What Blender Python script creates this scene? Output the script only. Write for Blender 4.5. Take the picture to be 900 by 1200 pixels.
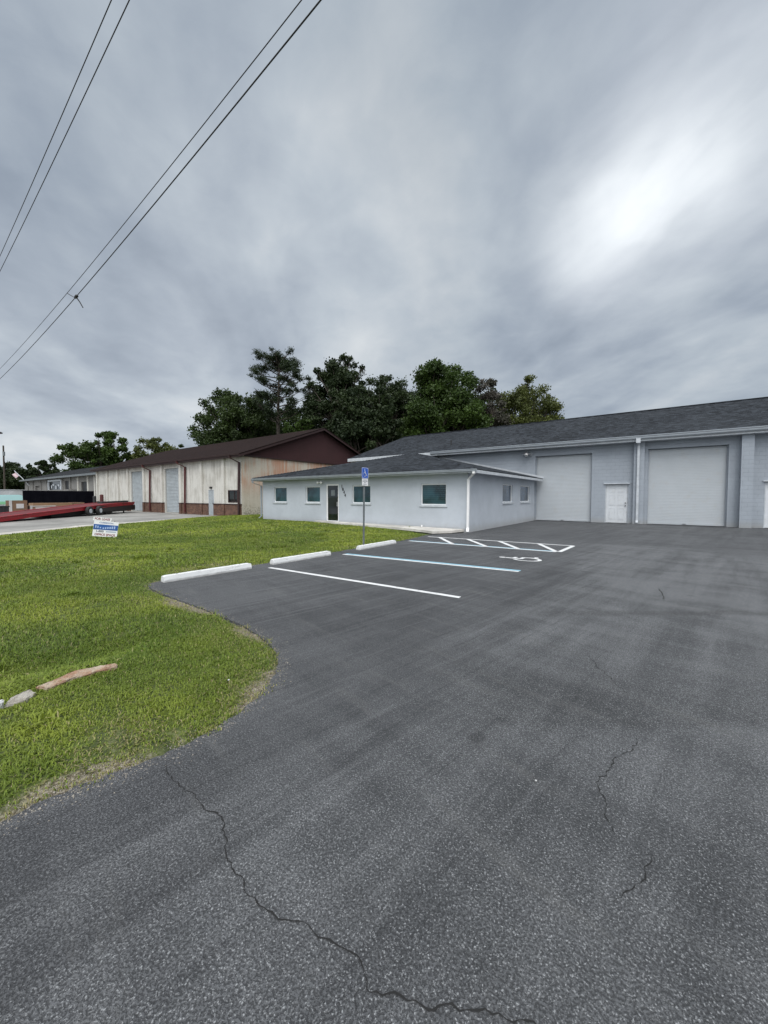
import bpy, bmesh, math, random
import numpy as np
from mathutils import Vector, Matrix
R = math.radians
scene = bpy.context.scene
for o in list(bpy.data.objects): bpy.data.objects.remove(o)
col = scene.collection

# ------------------------------------------------------------ camera
cam_d = bpy.data.cameras.new('camera'); cam = bpy.data.objects.new('camera', cam_d); col.objects.link(cam)
cam.location = (0, 0, 1.5)
cam.rotation_euler = (R(90) - math.atan(18/450), 0, R(36))
cam_d.sensor_fit = 'HORIZONTAL'; cam_d.sensor_width = 36; cam_d.lens = 18
cam_d.clip_start = 0.05; cam_d.clip_end = 3000
scene.camera = cam

# ------------------------------------------------------------ world: overcast sky
SUN_EL, SUN_AZ = 52, -60      # azimuth measured in the xy plane from +X
world = bpy.data.worlds.new('World'); scene.world = world; world.use_nodes = True
nt = world.node_tree; nt.nodes.clear()
class NB:
    """small node builder"""
    def __init__(s, nt): s.nt = nt
    def n(s, t, **k):
        nd = s.nt.nodes.new(t)
        for a, b in k.items():
            if a == 'ins':
                for i, v in b.items():
                    if isinstance(v, bpy.types.NodeSocket): s.nt.links.new(v, nd.inputs[i])
                    else: nd.inputs[i].default_value = v
            else: setattr(nd, a, b)
        return nd
    def math(s, op, a, b=0.0, c=0.0, clamp=False):
        return s.n('ShaderNodeMath', operation=op, use_clamp=clamp, ins={0: a, 1: b, 2: c}).outputs[0]
    def vmath(s, op, a, b=(0, 0, 0), out=0):
        return s.n('ShaderNodeVectorMath', operation=op, ins={0: a, 1: b}).outputs[out]
    def mix(s, f, a, b, blend='MIX'):
        nd = s.n('ShaderNodeMix', data_type='RGBA', blend_type=blend)
        for i, v in ((0, f), (6, a), (7, b)):
            if isinstance(v, bpy.types.NodeSocket): s.nt.links.new(v, nd.inputs[i])
            else: nd.inputs[i].default_value = (*v, 1) if isinstance(v, tuple) and len(v) == 3 else v
        return nd.outputs[2]
    def ramp(s, f, stops, interp='LINEAR'):
        nd = s.n('ShaderNodeValToRGB', ins={0: f}); cr = nd.color_ramp; cr.interpolation = interp
        while len(cr.elements) < len(stops): cr.elements.new(0.5)
        for e, (p, c) in zip(cr.elements, stops):
            e.position = p; e.color = (*c, 1) if isinstance(c, tuple) else (c, c, c, 1)
        return nd.outputs[0]
    def noise(s, vec, scale, detail=4, rough=0.55, dist=0.0):
        return s.n('ShaderNodeTexNoise', ins={'Vector': vec, 'Scale': scale, 'Detail': detail, 'Roughness': rough, 'Distortion': dist}).outputs[0]
    def aniso(s, vec, deg, sa, sb):
        x, y, z = s.sep(vec); c, d = math.cos(R(deg)), math.sin(R(deg))
        u = s.math('MULTIPLY', s.math('ADD', s.math('MULTIPLY', x, c), s.math('MULTIPLY', y, d)), sa)
        v = s.math('MULTIPLY', s.math('SUBTRACT', s.math('MULTIPLY', y, c), s.math('MULTIPLY', x, d)), sb)
        return s.comb(u, v, s.math('MULTIPLY', z, sb))
    def sep(s, v): return s.n('ShaderNodeSeparateXYZ', ins={0: v}).outputs
    def comb(s, x, y, z): return s.n('ShaderNodeCombineXYZ', ins={0: x, 1: y, 2: z}).outputs[0]
    def mapr(s, v, a, b, c=0.0, d=1.0, smooth=True):
        return s.n('ShaderNodeMapRange', interpolation_type='SMOOTHSTEP' if smooth else 'LINEAR', ins={0: v, 1: a, 2: b, 3: c, 4: d}).outputs[0]
W = NB(nt); WIND = -40
F_, PT = 450.0, math.atan(18/450)
def pray(px, py):
    f = Vector((-math.sin(R(36))*math.cos(PT), math.cos(R(36))*math.cos(PT), -math.sin(PT)))
    r = Vector((math.cos(R(36)), math.sin(R(36)), 0)); u = r.cross(f)
    return (f + r*((px-450)/F_) - u*((py-600)/F_)).normalized()
dirv = W.n('ShaderNodeTexCoord').outputs['Generated']
dx, dy, dz = W.sep(dirv)
den = W.math('ADD', W.math('MAXIMUM', dz, 0.0), 0.22)
cv = W.comb(W.math('DIVIDE', dx, den), W.math('DIVIDE', dy, den), 0.0)
# cloud layers, drawn out along the wind
wind = W.aniso(cv, WIND, 0.62, 1.0)
n1 = W.noise(wind, 1.5, 4, 0.5, 0.5)
n2 = W.noise(W.vmath('ADD', wind, (7.3, 2.1, 0)), 2.6, 4, 0.5, 0.4)
n4 = W.noise(W.vmath('ADD', cv, (3.1, 0.4, 0)), 6.5, 6, 0.6, 0.3)
cl = W.math('ADD', W.math('ADD', W.math('MULTIPLY', n1, 0.60), W.math('MULTIPLY', n2, 0.26)), W.math('MULTIPLY', n4, 0.14))
cloudcol = W.ramp(cl, [(0.33, (0.25, 0.30, 0.375)), (0.44, (0.355, 0.412, 0.49)), (0.54, (0.475, 0.535, 0.60)), (0.67, (0.66, 0.70, 0.735))])
# brightest openings of the cloud deck
def blob(px, py, a, b):
    d = W.vmath('DOT_PRODUCT', dirv, tuple(pray(px, py)), out=1)
    return W.mapr(d, math.cos(R(a)), math.cos(R(b)))
n3 = W.noise(W.vmath('ADD', wind, (1.3, 4.1, 0)), 5.0, 4, 0.5, 0.5)
warp = W.mapr(W.math('ADD', W.math('MULTIPLY', n2, 0.5), W.math('MULTIPLY', n3, 0.5)), 0.34, 0.64, 0.6, 1.2)
op = 0.0
for (bx_, by_, br_, bw_) in ((690, 292, 8, 0.07), (740, 255, 12, 0.12), (845, 165, 13, 0.06), (905, 90, 15, 0.09), (790, 210, 26, 0.07), (715, 270, 7, 0.08), (770, 215, 8, 0.07)):
    op = W.math('ADD', op, W.math('MULTIPLY', blob(bx_, by_, br_, 0.3), bw_))
op = W.math('MULTIPLY', op, warp)
glow = W.math('MULTIPLY', blob(330, 330, 22, 2), 0.07)
glow2 = W.math('MULTIPLY', blob(60, 480, 26, 2), 0.10)
darkb = W.math('ADD', W.math('MULTIPLY', blob(870, 350, 15, 2), -0.02), W.math('ADD', W.math('MULTIPLY', blob(60, 330, 14, 2), -0.035), W.math('MULTIPLY', blob(520, 40, 16, 2), -0.05)))
tot = W.math('ADD', W.math('ADD', op, glow), W.math('ADD', glow2, darkb))
c2 = W.mix(1.0, cloudcol, W.comb(W.math('MULTIPLY', tot, 1.0), W.math('MULTIPLY', tot, 0.985), W.math('MULTIPLY', tot, 0.95)), 'ADD')
# sky brightness added overhead and behind the camera to light ground and walls
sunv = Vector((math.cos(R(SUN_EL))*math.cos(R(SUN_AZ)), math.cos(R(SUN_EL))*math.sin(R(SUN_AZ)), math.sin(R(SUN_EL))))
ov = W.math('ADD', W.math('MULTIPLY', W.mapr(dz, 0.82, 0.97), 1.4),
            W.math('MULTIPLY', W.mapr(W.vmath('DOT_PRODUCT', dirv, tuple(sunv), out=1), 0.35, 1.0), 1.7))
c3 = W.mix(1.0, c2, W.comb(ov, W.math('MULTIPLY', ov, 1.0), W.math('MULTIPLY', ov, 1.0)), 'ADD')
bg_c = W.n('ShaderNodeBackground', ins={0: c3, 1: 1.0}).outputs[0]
sky = W.n('ShaderNodeTexSky', sky_type='NISHITA', sun_disc=False, sun_elevation=R(SUN_EL), sun_rotation=R(90 - SUN_AZ), air_density=1.0, dust_density=2.0)
bg_s = W.n('ShaderNodeBackground', ins={0: sky.outputs[0], 1: 0.06}).outputs[0]
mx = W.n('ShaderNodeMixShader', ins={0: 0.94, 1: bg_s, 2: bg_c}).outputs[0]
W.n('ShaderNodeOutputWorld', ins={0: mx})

# ------------------------------------------------------------ sun through cloud
sd = bpy.data.lights.new('sun', 'SUN'); sd.energy = 1.5; sd.angle = R(28); sd.color = (1.0, 0.97, 0.93)
so = bpy.data.objects.new('sun', sd); col.objects.link(so); so.location = (20, -30, 60)
so.rotation_euler = sunv.to_track_quat('Z', 'Y').to_euler()

scene.view_settings.view_transform = 'Standard'; scene.view_settings.look = 'None'
scene.view_settings.gamma = 1; scene.view_settings.exposure = 0.0; scene.view_settings.use_curve_mapping = False
scene.render.engine = 'CYCLES'

# ------------------------------------------------------------ helpers
def mat(name):
    m = bpy.data.materials.new(name); m.use_nodes = True
    t = m.node_tree; t.nodes.clear(); b = NB(t)
    return m, b
def fin(b, color, rough=0.7, bump=None, bstr=0.3, bdist=0.01, metal=0.0, spec=0.5):
    ins = {'Base Color': color if isinstance(color, bpy.types.NodeSocket) else (*color, 1), 'Roughness': rough, 'Metallic': metal, 'Specular IOR Level': spec}
    if bump is not None: ins['Normal'] = b.n('ShaderNodeBump', ins={'Strength': bstr, 'Distance': bdist, 'Height': bump}).outputs[0]
    p = b.n('ShaderNodeBsdfPrincipled', ins=ins)
    b.n('ShaderNodeOutputMaterial', ins={0: p.outputs[0]}); return p
def pos(b): return b.n('ShaderNodeNewGeometry').outputs['Position']
def uv(b): return b.n('ShaderNodeTexCoord').outputs['UV']
def simple(name, c, rough=0.6, metal=0.0, var=0.12, scale=3.0, dirt=None, dirtamt=0.3):
    m, b = mat(name); p = pos(b)
    n = b.noise(p, scale, 5, 0.6)
    cc = b.mix(b.mapr(n, 0.3, 0.7), tuple(x*(1-var) for x in c), tuple(min(1, x*(1+var)) for x in c))
    if dirt:
        n2 = b.noise(p, scale*2.7, 6, 0.65)
        cc = b.mix(b.math('MULTIPLY', b.mapr(n2, 0.5, 0.72), dirtamt), cc, dirt)
    fin(b, cc, rough, b.noise(p, 60, 3), 0.08, 0.005, metal); return m

def setuv(me):
    """UVs in metres: u runs level along each face, v up it"""
    uvl = me.uv_layers.new(name='UVMap')
    for f in me.polygons:
        n = f.normal
        u = Vector((0, 0, 1)).cross(n)
        u = Vector((1, 0, 0)) if u.length < 1e-3 else u.normalized()
        v = n.cross(u)
        for li in f.loop_indices:
            p = me.vertices[me.loops[li].vertex_index].co
            uvl.data[li].uv = (p.dot(u), p.dot(v))
def obj(name, bm, m, parent=None, off=(0, 0, 0), smooth=False, bevel=0.0):
    if bevel > 0:
        bmesh.ops.bevel(bm, geom=[e for e in bm.edges], offset=bevel, segments=2, affect='EDGES', clamp_overlap=True)
    me = bpy.data.meshes.new(name); bm.normal_update(); bm.to_mesh(me); bm.free()
    me.update(); setuv(me)
    if any(off): me.transform(Matrix.Translation(-Vector(off)))
    ms = m if isinstance(m, (list, tuple)) else [m]
    for k in ms: me.materials.append(k)
    if smooth: me.shade_smooth()
    o = bpy.data.objects.new(name, me); col.objects.link(o)
    if parent is not None: o.parent = parent
    return o
def tag(o, label=None, cat=None, group=None, kind=None):
    if label: o['label'] = label
    if cat: o['category'] = cat
    if group: o['group'] = group
    if kind: o['kind'] = kind
    return o
class Thing:
    def __init__(s, name, loc, label=None, cat=None, group=None, kind=None):
        s.r = bpy.data.objects.new(name, None); col.objects.link(s.r); s.r.location = loc; s.r.empty_display_size = 0.2
        s.loc = Vector(loc); tag(s.r, label, cat, group, kind)
    def part(s, name, bm, m, parent=None, label=None, smooth=False, bevel=0.0):
        o = obj(name, bm, m, parent or s.r, s.loc, smooth, bevel)
        if label: o['label'] = label
        return o
def copy_tree(o, parent=None):
    c = o.copy(); col.objects.link(c); c.parent = parent
    for ch in o.children: copy_tree(ch, c)
    return c
def B(): return bmesh.new()
def box(bm, x0, x1, y0, y1, z0, z1, M=None):
    vs = [bm.verts.new(Vector(p) if M is None else M @ Vector(p)) for p in
          [(x0,y0,z0),(x1,y0,z0),(x1,y1,z0),(x0,y1,z0),(x0,y0,z1),(x1,y0,z1),(x1,y1,z1),(x0,y1,z1)]]
    for f in [(0,3,2,1),(4,5,6,7),(0,1,5,4),(1,2,6,5),(2,3,7,6),(3,0,4,7)]: bm.faces.new([vs[i] for i in f])
    return bm
def ring(bm, x0, x1, z0, z1, w, y0, y1):
    """rectangular frame in the xz plane"""
    box(bm, x0, x0+w, y0, y1, z0, z1); box(bm, x1-w, x1, y0, y1, z0, z1)
    box(bm, x0+w, x1-w, y0, y1, z0, z0+w); box(bm, x0+w, x1-w, y0, y1, z1-w, z1)
def quad(bm, pts): return bm.faces.new([bm.verts.new(p) for p in pts])
def slab(bm, pts, th):
    """polygon (list of 3d points, CCW from outside) thickened inwards"""
    p = [Vector(q) for q in pts]; n = (p[1]-p[0]).cross(p[2]-p[0]).normalized()
    a = [bm.verts.new(q) for q in p]; c = [bm.verts.new(q - n*th) for q in p]
    bm.faces.new(a); bm.faces.new(c[::-1])
    for i in range(len(p)):
        j = (i+1) % len(p); bm.faces.new([a[i], c[i], c[j], a[j]])
    return bm
def tube(bm, pts, rad, seg=8, cap=True):
    pts = [Vector(p) for p in pts]; rad = rad if isinstance(rad, (list, tuple)) else [rad]*len(pts)
    rings = []
    for i, p in enumerate(pts):
        t = (pts[min(i+1, len(pts)-1)] - pts[max(i-1, 0)]).normalized()
        a = t.orthogonal().normalized() if i == 0 else (a - t*a.dot(t)).normalized()
        b = t.cross(a)
        rings.append([bm.verts.new(p + (a*math.cos(k*2*math.pi/seg) + b*math.sin(k*2*math.pi/seg))*rad[i]) for k in range(seg)])
    for r0, r1 in zip(rings, rings[1:]):
        for k in range(seg): bm.faces.new([r0[k], r0[(k+1)%seg], r1[(k+1)%seg], r1[k]])
    if cap: bm.faces.new(rings[0][::-1]); bm.faces.new(rings[-1])
    return bm
def sqtube(bm, pts, w, d):
    """rectangular section pipe following points (for downspouts); w along x, d along y"""
    rings = []
    pts = [Vector(p) for p in pts]
    for i, p in enumerate(pts):
        rings.append([bm.verts.new(p + Vector((sx*w/2, sy*d/2, 0))) for sx, sy in ((-1,-1),(1,-1),(1,1),(-1,1))])
    for r0, r1 in zip(rings, rings[1:]):
        for k in range(4): bm.faces.new([r0[k], r0[(k+1)%4], r1[(k+1)%4], r1[k]])
    bm.faces.new(rings[0]); bm.faces.new(rings[-1][::-1])
    bmesh.ops.recalc_face_normals(bm, faces=bm.faces); return bm
def lathe(bm, prof, M, seg=16):
    rings = []
    for r, z in prof:
        rings.append([bm.verts.new(M @ Vector((r*math.cos(k*2*math.pi/seg), r*math.sin(k*2*math.pi/seg), z))) for k in range(seg)])
    for r0, r1 in zip(rings, rings[1:]):
        for k in range(seg): bm.faces.new([r0[k], r0[(k+1)%seg], r1[(k+1)%seg], r1[k]])
    bm.faces.new(rings[0][::-1]); bm.faces.new(rings[-1]); return bm
def wall(bm, x0, x1, z0, z1, openings, y, depth, M=None, back=True):
    """wall in the xz plane facing -y, openings (xa,xb,za,zb) with reveals of the given depth"""
    xs = sorted({x0, x1, *[v for o in openings for v in o[:2]]}); zs = sorted({z0, z1, *[v for o in openings for v in o[2:]]})
    def V(x, yy, z): return bm.verts.new(Vector((x, yy, z)) if M is None else M @ Vector((x, yy, z)))
    for a, b_ in zip(xs, xs[1:]):
        for c, d in zip(zs, zs[1:]):
            mx_, mz = (a+b_)/2, (c+d)/2
            if any(o[0] < mx_ < o[1] and o[2] < mz < o[3] for o in openings): continue
            bm.faces.new([V(a,y,c), V(b_,y,c), V(b_,y,d), V(a,y,d)])
    for xa, xb, za, zb in openings:
        bm.faces.new([V(xa,y,za), V(xa,y,zb), V(xa,y+depth,zb), V(xa,y+depth,za)])
        bm.faces.new([V(xb,y,zb), V(xb,y,za), V(xb,y+depth,za), V(xb,y+depth,zb)])
        bm.faces.new([V(xa,y,zb), V(xb,y,zb), V(xb,y+depth,zb), V(xa,y+depth,zb)])
        bm.faces.new([V(xb,y,za), V(xa,y,za), V(xa,y+depth,za), V(xb,y+depth,za)])
        bm.faces.new([V(xa,y+depth,za), V(xb,y+depth,za), V(xb,y+depth,zb), V(xa,y+depth,zb)])
    bmesh.ops.remove_doubles(bm, verts=bm.verts, dist=1e-4)
    return bm
_fc = {}
def text_mesh(name, s, size, m, M, parent, loc=(0,0,0), extrude=0.002, align='CENTER', sx=1.0, bold=0.0):
    c = bpy.data.curves.new('t', 'FONT'); c.body = s; c.size = size; c.align_x = align; c.align_y = 'CENTER'; c.extrude = extrude; c.offset = bold
    t = bpy.data.objects.new('t', c); col.objects.link(t); bpy.context.view_layer.update()
    me = bpy.data.meshes.new_from_object(t.evaluated_get(bpy.context.evaluated_depsgraph_get())); me.name = name
    bpy.data.objects.remove(t)
    me.transform(Matrix.Translation(-Vector(loc)) @ M @ Matrix.Diagonal((sx, 1, 1, 1)))
    me.materials.clear(); me.materials.append(m)
    o = bpy.data.objects.new(name, me); col.objects.link(o); o.parent = parent; return o

# ------------------------------------------------------------ materials
def m_stucco(name, c, coarse=26, courses=False):
    m, b = mat(name); p = pos(b); u = uv(b)
    n = b.noise(p, 0.9, 5, 0.6); n2 = b.noise(p, 5, 5, 0.6)
    cc = b.mix(b.mapr(n, 0.3, 0.72), tuple(x*0.93 for x in c), tuple(x*1.05 for x in c))
    cc = b.mix(b.math('MULTIPLY', b.mapr(n2, 0.45, 0.7), 0.16), cc, tuple(x*0.82 for x in c))
    # splash dirt near the ground
    z = b.sep(p)[2]
    sp = b.math('MULTIPLY', b.mapr(b.math('ADD', z, b.math('MULTIPLY', n2, 0.35)), 0.62, 0.12), 0.5)
    cc = b.mix(sp, cc, (0.25, 0.24, 0.215))
    h = b.noise(p, coarse, 5, 0.65); st = 0.5
    if courses:
        br = b.n('ShaderNodeTexBrick', offset=0.5, ins={'Vector': u, 'Scale': 1.0, 'Brick Width': 0.406, 'Row Height': 0.203, 'Mortar Size': 0.007, 'Mortar Smooth': 0.4, 'Color1': (1,1,1,1), 'Color2': (0.93,0.93,0.93,1), 'Mortar': (0,0,0,1)})
        cc = b.mix(b.math('MULTIPLY', br.outputs['Fac'], 0.14), cc, tuple(x*0.7 for x in c))
        cc = b.mix(0.35, cc, b.mix(1.0, cc, br.outputs['Color'], 'MULTIPLY')) if False else cc
        h = b.math('SUBTRACT', b.math('MULTIPLY', h, 0.35), b.math('MULTIPLY', br.outputs['Fac'], 1.0)); st = 0.6
    fin(b, cc, 0.85, h, st, 0.012); return m
M_ANNEX = m_stucco('pale grey stucco', (0.43, 0.465, 0.51), 16)
M_CMU = m_stucco('painted block', (0.30, 0.332, 0.372), 40, True)
M_TRIM = simple('white trim paint', (0.46, 0.49, 0.52), 0.5, dirt=(0.35,0.35,0.33), dirtamt=0.35)
M_WINF = simple('white window frame', (0.68, 0.70, 0.71), 0.45, var=0.04)
M_GUTTER = simple('pale gutter metal', (0.27, 0.30, 0.33), 0.55, var=0.06, dirt=(0.3,0.3,0.3), dirtamt=0.3)
M_DOORW = simple('white door paint', (0.56, 0.585, 0.61), 0.45, var=0.04, dirt=(0.45,0.44,0.4), dirtamt=0.3)
M_ROLL = simple('grey rolling door', (0.40, 0.43, 0.455), 0.5, var=0.03, scale=1.2, dirt=(0.38,0.37,0.35), dirtamt=0.3)
M_ROLLW = simple('white weathered rolling door', (0.33, 0.365, 0.385), 0.55, var=0.10, scale=2, dirt=(0.3,0.3,0.28), dirtamt=0.4)
M_BLACK = simple('black metal', (0.015, 0.015, 0.017), 0.5)
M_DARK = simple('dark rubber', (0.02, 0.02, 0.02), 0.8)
M_CHROME = simple('brushed steel', (0.55, 0.55, 0.56), 0.3, 0.9)
M_GALV = simple('galvanised steel', (0.20, 0.22, 0.23), 0.5, 0.5, dirt=(0.12,0.11,0.1), dirtamt=0.4)
M_WHITE = simple('white plastic', (0.8, 0.8, 0.8), 0.4, var=0.03)
M_BLUE = simple('sign blue', (0.02, 0.10, 0.48), 0.35, var=0.05)
M_NAVY = simple('print blue', (0.02, 0.09, 0.30), 0.4, var=0.1)
M_REDP = simple('print red', (0.45, 0.03, 0.03), 0.4)
M_REDP2 = simple('print dull red', (0.22, 0.05, 0.06), 0.4)
M_INK = simple('print grey', (0.08, 0.09, 0.12), 0.4)
M_CREAM = simple('cream wall', (0.5, 0.49, 0.44), 0.8)
M_BROWNT = simple('dark brown trim', (0.03, 0.012, 0.011), 0.55)
M_REDSP = simple('red brown downspout', (0.075, 0.018, 0.016), 0.5)

def m_glass(name, c, rough=0.04, var=True):
    m, b = mat(name); p = pos(b)
    n = b.noise(p, 1.4, 3); cc = b.mix(b.mapr(n, 0.35, 0.65), tuple(x*0.5 for x in c), tuple(x*1.5 for x in c))
    fin(b, cc, rough, b.noise(p, 0.8, 2), 0.03, 0.02, 0.0, 0.8); return m
M_GLASS = m_glass('teal tinted glass', (0.016, 0.050, 0.062))
M_GLASSB = m_glass('grey blue tinted glass', (0.045, 0.075, 0.12))
M_GLASSD = m_glass('dark door glass', (0.008, 0.012, 0.014))
M_BLIND = simple('blind slats', (0.05, 0.10, 0.115), 0.6)

def m_shingle(name, c, var=0.35, light=(0.13,0.135,0.14)):
    m, b = mat(name); u = uv(b); p = pos(b)
    br = b.n('ShaderNodeTexBrick', offset=0.37, squash=0.7, squash_frequency=3, ins={'Vector': u, 'Scale': 1.0, 'Brick Width': 0.26, 'Row Height': 0.142, 'Mortar Size': 0.006, 'Mortar Smooth': 0.3, 'Bias': -0.1,
        'Color1': (*[x*(1-var) for x in c], 1), 'Color2': (*[x*(1+var) for x in c], 1), 'Mortar': (*[x*0.3 for x in c], 1)})
    n = b.noise(p, 0.35, 5, 0.6); n2 = b.noise(p, 90, 2)
    cc = b.mix(b.math('MULTIPLY', b.mapr(n, 0.4, 0.75), 0.25), br.outputs['Color'], light)
    cc = b.mix(b.math('MULTIPLY', b.mapr(n2, 0.5, 0.75), 0.3), cc, light)
    saw = b.math('FRACT', b.math('DIVIDE', b.sep(u)[1], 0.142))
    h = b.math('SUBTRACT', b.math('MULTIPLY', br.outputs['Fac'], -0.4), b.math('MULTIPLY', saw, 0.8))
    fin(b, cc, 0.95, h, 0.7, 0.012, 0, 0.1); return m
M_SHING = m_shingle('charcoal shingles', (0.027, 0.031, 0.037), 0.65, (0.065,0.073,0.083))
M_SHINGB = m_shingle('brown shingles', (0.016, 0.009, 0.008), 0.3, (0.028,0.016,0.014))
M_SHINGG = m_shingle('old grey shingles', (0.022, 0.024, 0.027), 0.25, (0.04,0.042,0.045))

def m_weathered(name, base, stain, rust=None, vs=1.0):
    """painted boards, dirt running down in streaks"""
    m, b = mat(name); p = pos(b); u = uv(b)
    sv = b.n('ShaderNodeMapping', ins={'Vector': p, 'Scale': (5.0, 5.0, 0.35)}).outputs[0]
    st = b.noise(sv, 1.2, 6, 0.65); bl = b.noise(p, 0.7, 5, 0.6); fine = b.noise(p, 9, 5, 0.7)
    f = b.mapr(b.math('ADD', b.math('MULTIPLY', st, 0.55), b.math('MULTIPLY', bl, 0.45)), 0.44, 0.66)
    cc = b.mix(b.math('MULTIPLY', f, 0.62*vs), base, stain)
    cc = b.mix(b.math('MULTIPLY', b.mapr(fine, 0.55, 0.75), 0.55), cc, tuple(x*0.45 for x in stain))
    if rust:
        z = b.sep(p)[2]
        r1 = b.noise(b.vmath('ADD', sv, (3.3, 9.1, 1)), 0.9, 6, 0.7); r2 = b.noise(p, 0.35, 3)
        rf = b.math('MULTIPLY', b.mapr(b.math('ADD', b.math('MULTIPLY', r1, 0.6), b.math('MULTIPLY', r2, 0.5)), 0.45, 0.62), b.mapr(z, 1.2, 3.4))
        cc = b.mix(b.math('MULTIPLY', rf, 0.7), cc, rust)
        mold = b.math('MULTIPLY', b.mapr(fine, 0.45, 0.6), b.mapr(z, 1.1, 0.1))
        cc = b.mix(b.math('MULTIPLY', mold, 0.7), cc, (0.10, 0.105, 0.085))
    groove = b.math('PINGPONG', b.math('DIVIDE', b.sep(u)[0], 0.205), 0.5)
    g = b.mapr(groove, 0.0, 0.04)
    cc = b.mix(b.math('MULTIPLY', b.math('SUBTRACT', 1.0, g), 0.25), cc, tuple(x*0.5 for x in stain))
    fin(b, cc, 0.85, b.math('ADD', b.math('MULTIPLY', g, 0.6), b.math('MULTIPLY', fine, 0.3)), 0.5, 0.01); return m
M_PANEL = m_weathered('weathered white panels', (0.56, 0.55, 0.51), (0.17, 0.15, 0.115))
M_ENDWALL = m_weathered('cream end wall', (0.50, 0.46, 0.39), (0.32, 0.26, 0.19), (0.42, 0.17, 0.085), 0.7)
M_GABLE = m_weathered('brown gable boards', (0.045, 0.015, 0.016), (0.026, 0.010, 0.010), None, 0.8)
M_GREYP = m_weathered('grey weathered panels', (0.20, 0.195, 0.185), (0.11, 0.105, 0.095))
M_PILA = m_weathered('white pilaster paint', (0.56, 0.55, 0.51), (0.32, 0.29, 0.24), None, 0.8)

def m_brick():
    m, b = mat('brown brick'); u = uv(b); p = pos(b)
    br = b.n('ShaderNodeTexBrick', offset=0.5, ins={'Vector': u, 'Scale': 1.0, 'Brick Width': 0.21, 'Row Height': 0.075, 'Mortar Size': 0.006, 'Color1': (0.085,0.035,0.022,1), 'Color2': (0.17,0.085,0.052,1), 'Mortar': (0.12,0.10,0.085,1)})
    n = b.noise(p, 2.2, 5, 0.65)
    cc = b.mix(b.math('MULTIPLY', b.mapr(n, 0.35, 0.7), 0.6), br.outputs[0], (0.05, 0.028, 0.02))
    fin(b, cc, 0.9, br.outputs['Fac'], -0.5, 0.008); return m
M_BRICK = m_brick()

def m_blockwall():
    m, b = mat('white block wall'); u = uv(b); p = pos(b)
    br = b.n('ShaderNodeTexBrick', offset=0.5, ins={'Vector': u, 'Scale': 1.0, 'Brick Width': 0.41, 'Row Height': 0.203, 'Mortar Size': 0.012, 'Color1': (0.50,0.52,0.53,1), 'Color2': (0.42,0.44,0.46,1), 'Mortar': (0.33,0.34,0.35,1)})
    n = b.noise(p, 0.5, 5, 0.6)
    cc = b.mix(b.math('MULTIPLY', b.mapr(n, 0.4, 0.7), 0.4), br.outputs[0], (0.30,0.31,0.30))
    fin(b, cc, 0.9, br.outputs['Fac'], -0.3, 0.01); return m
M_BLOCKW = m_blockwall()

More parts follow.
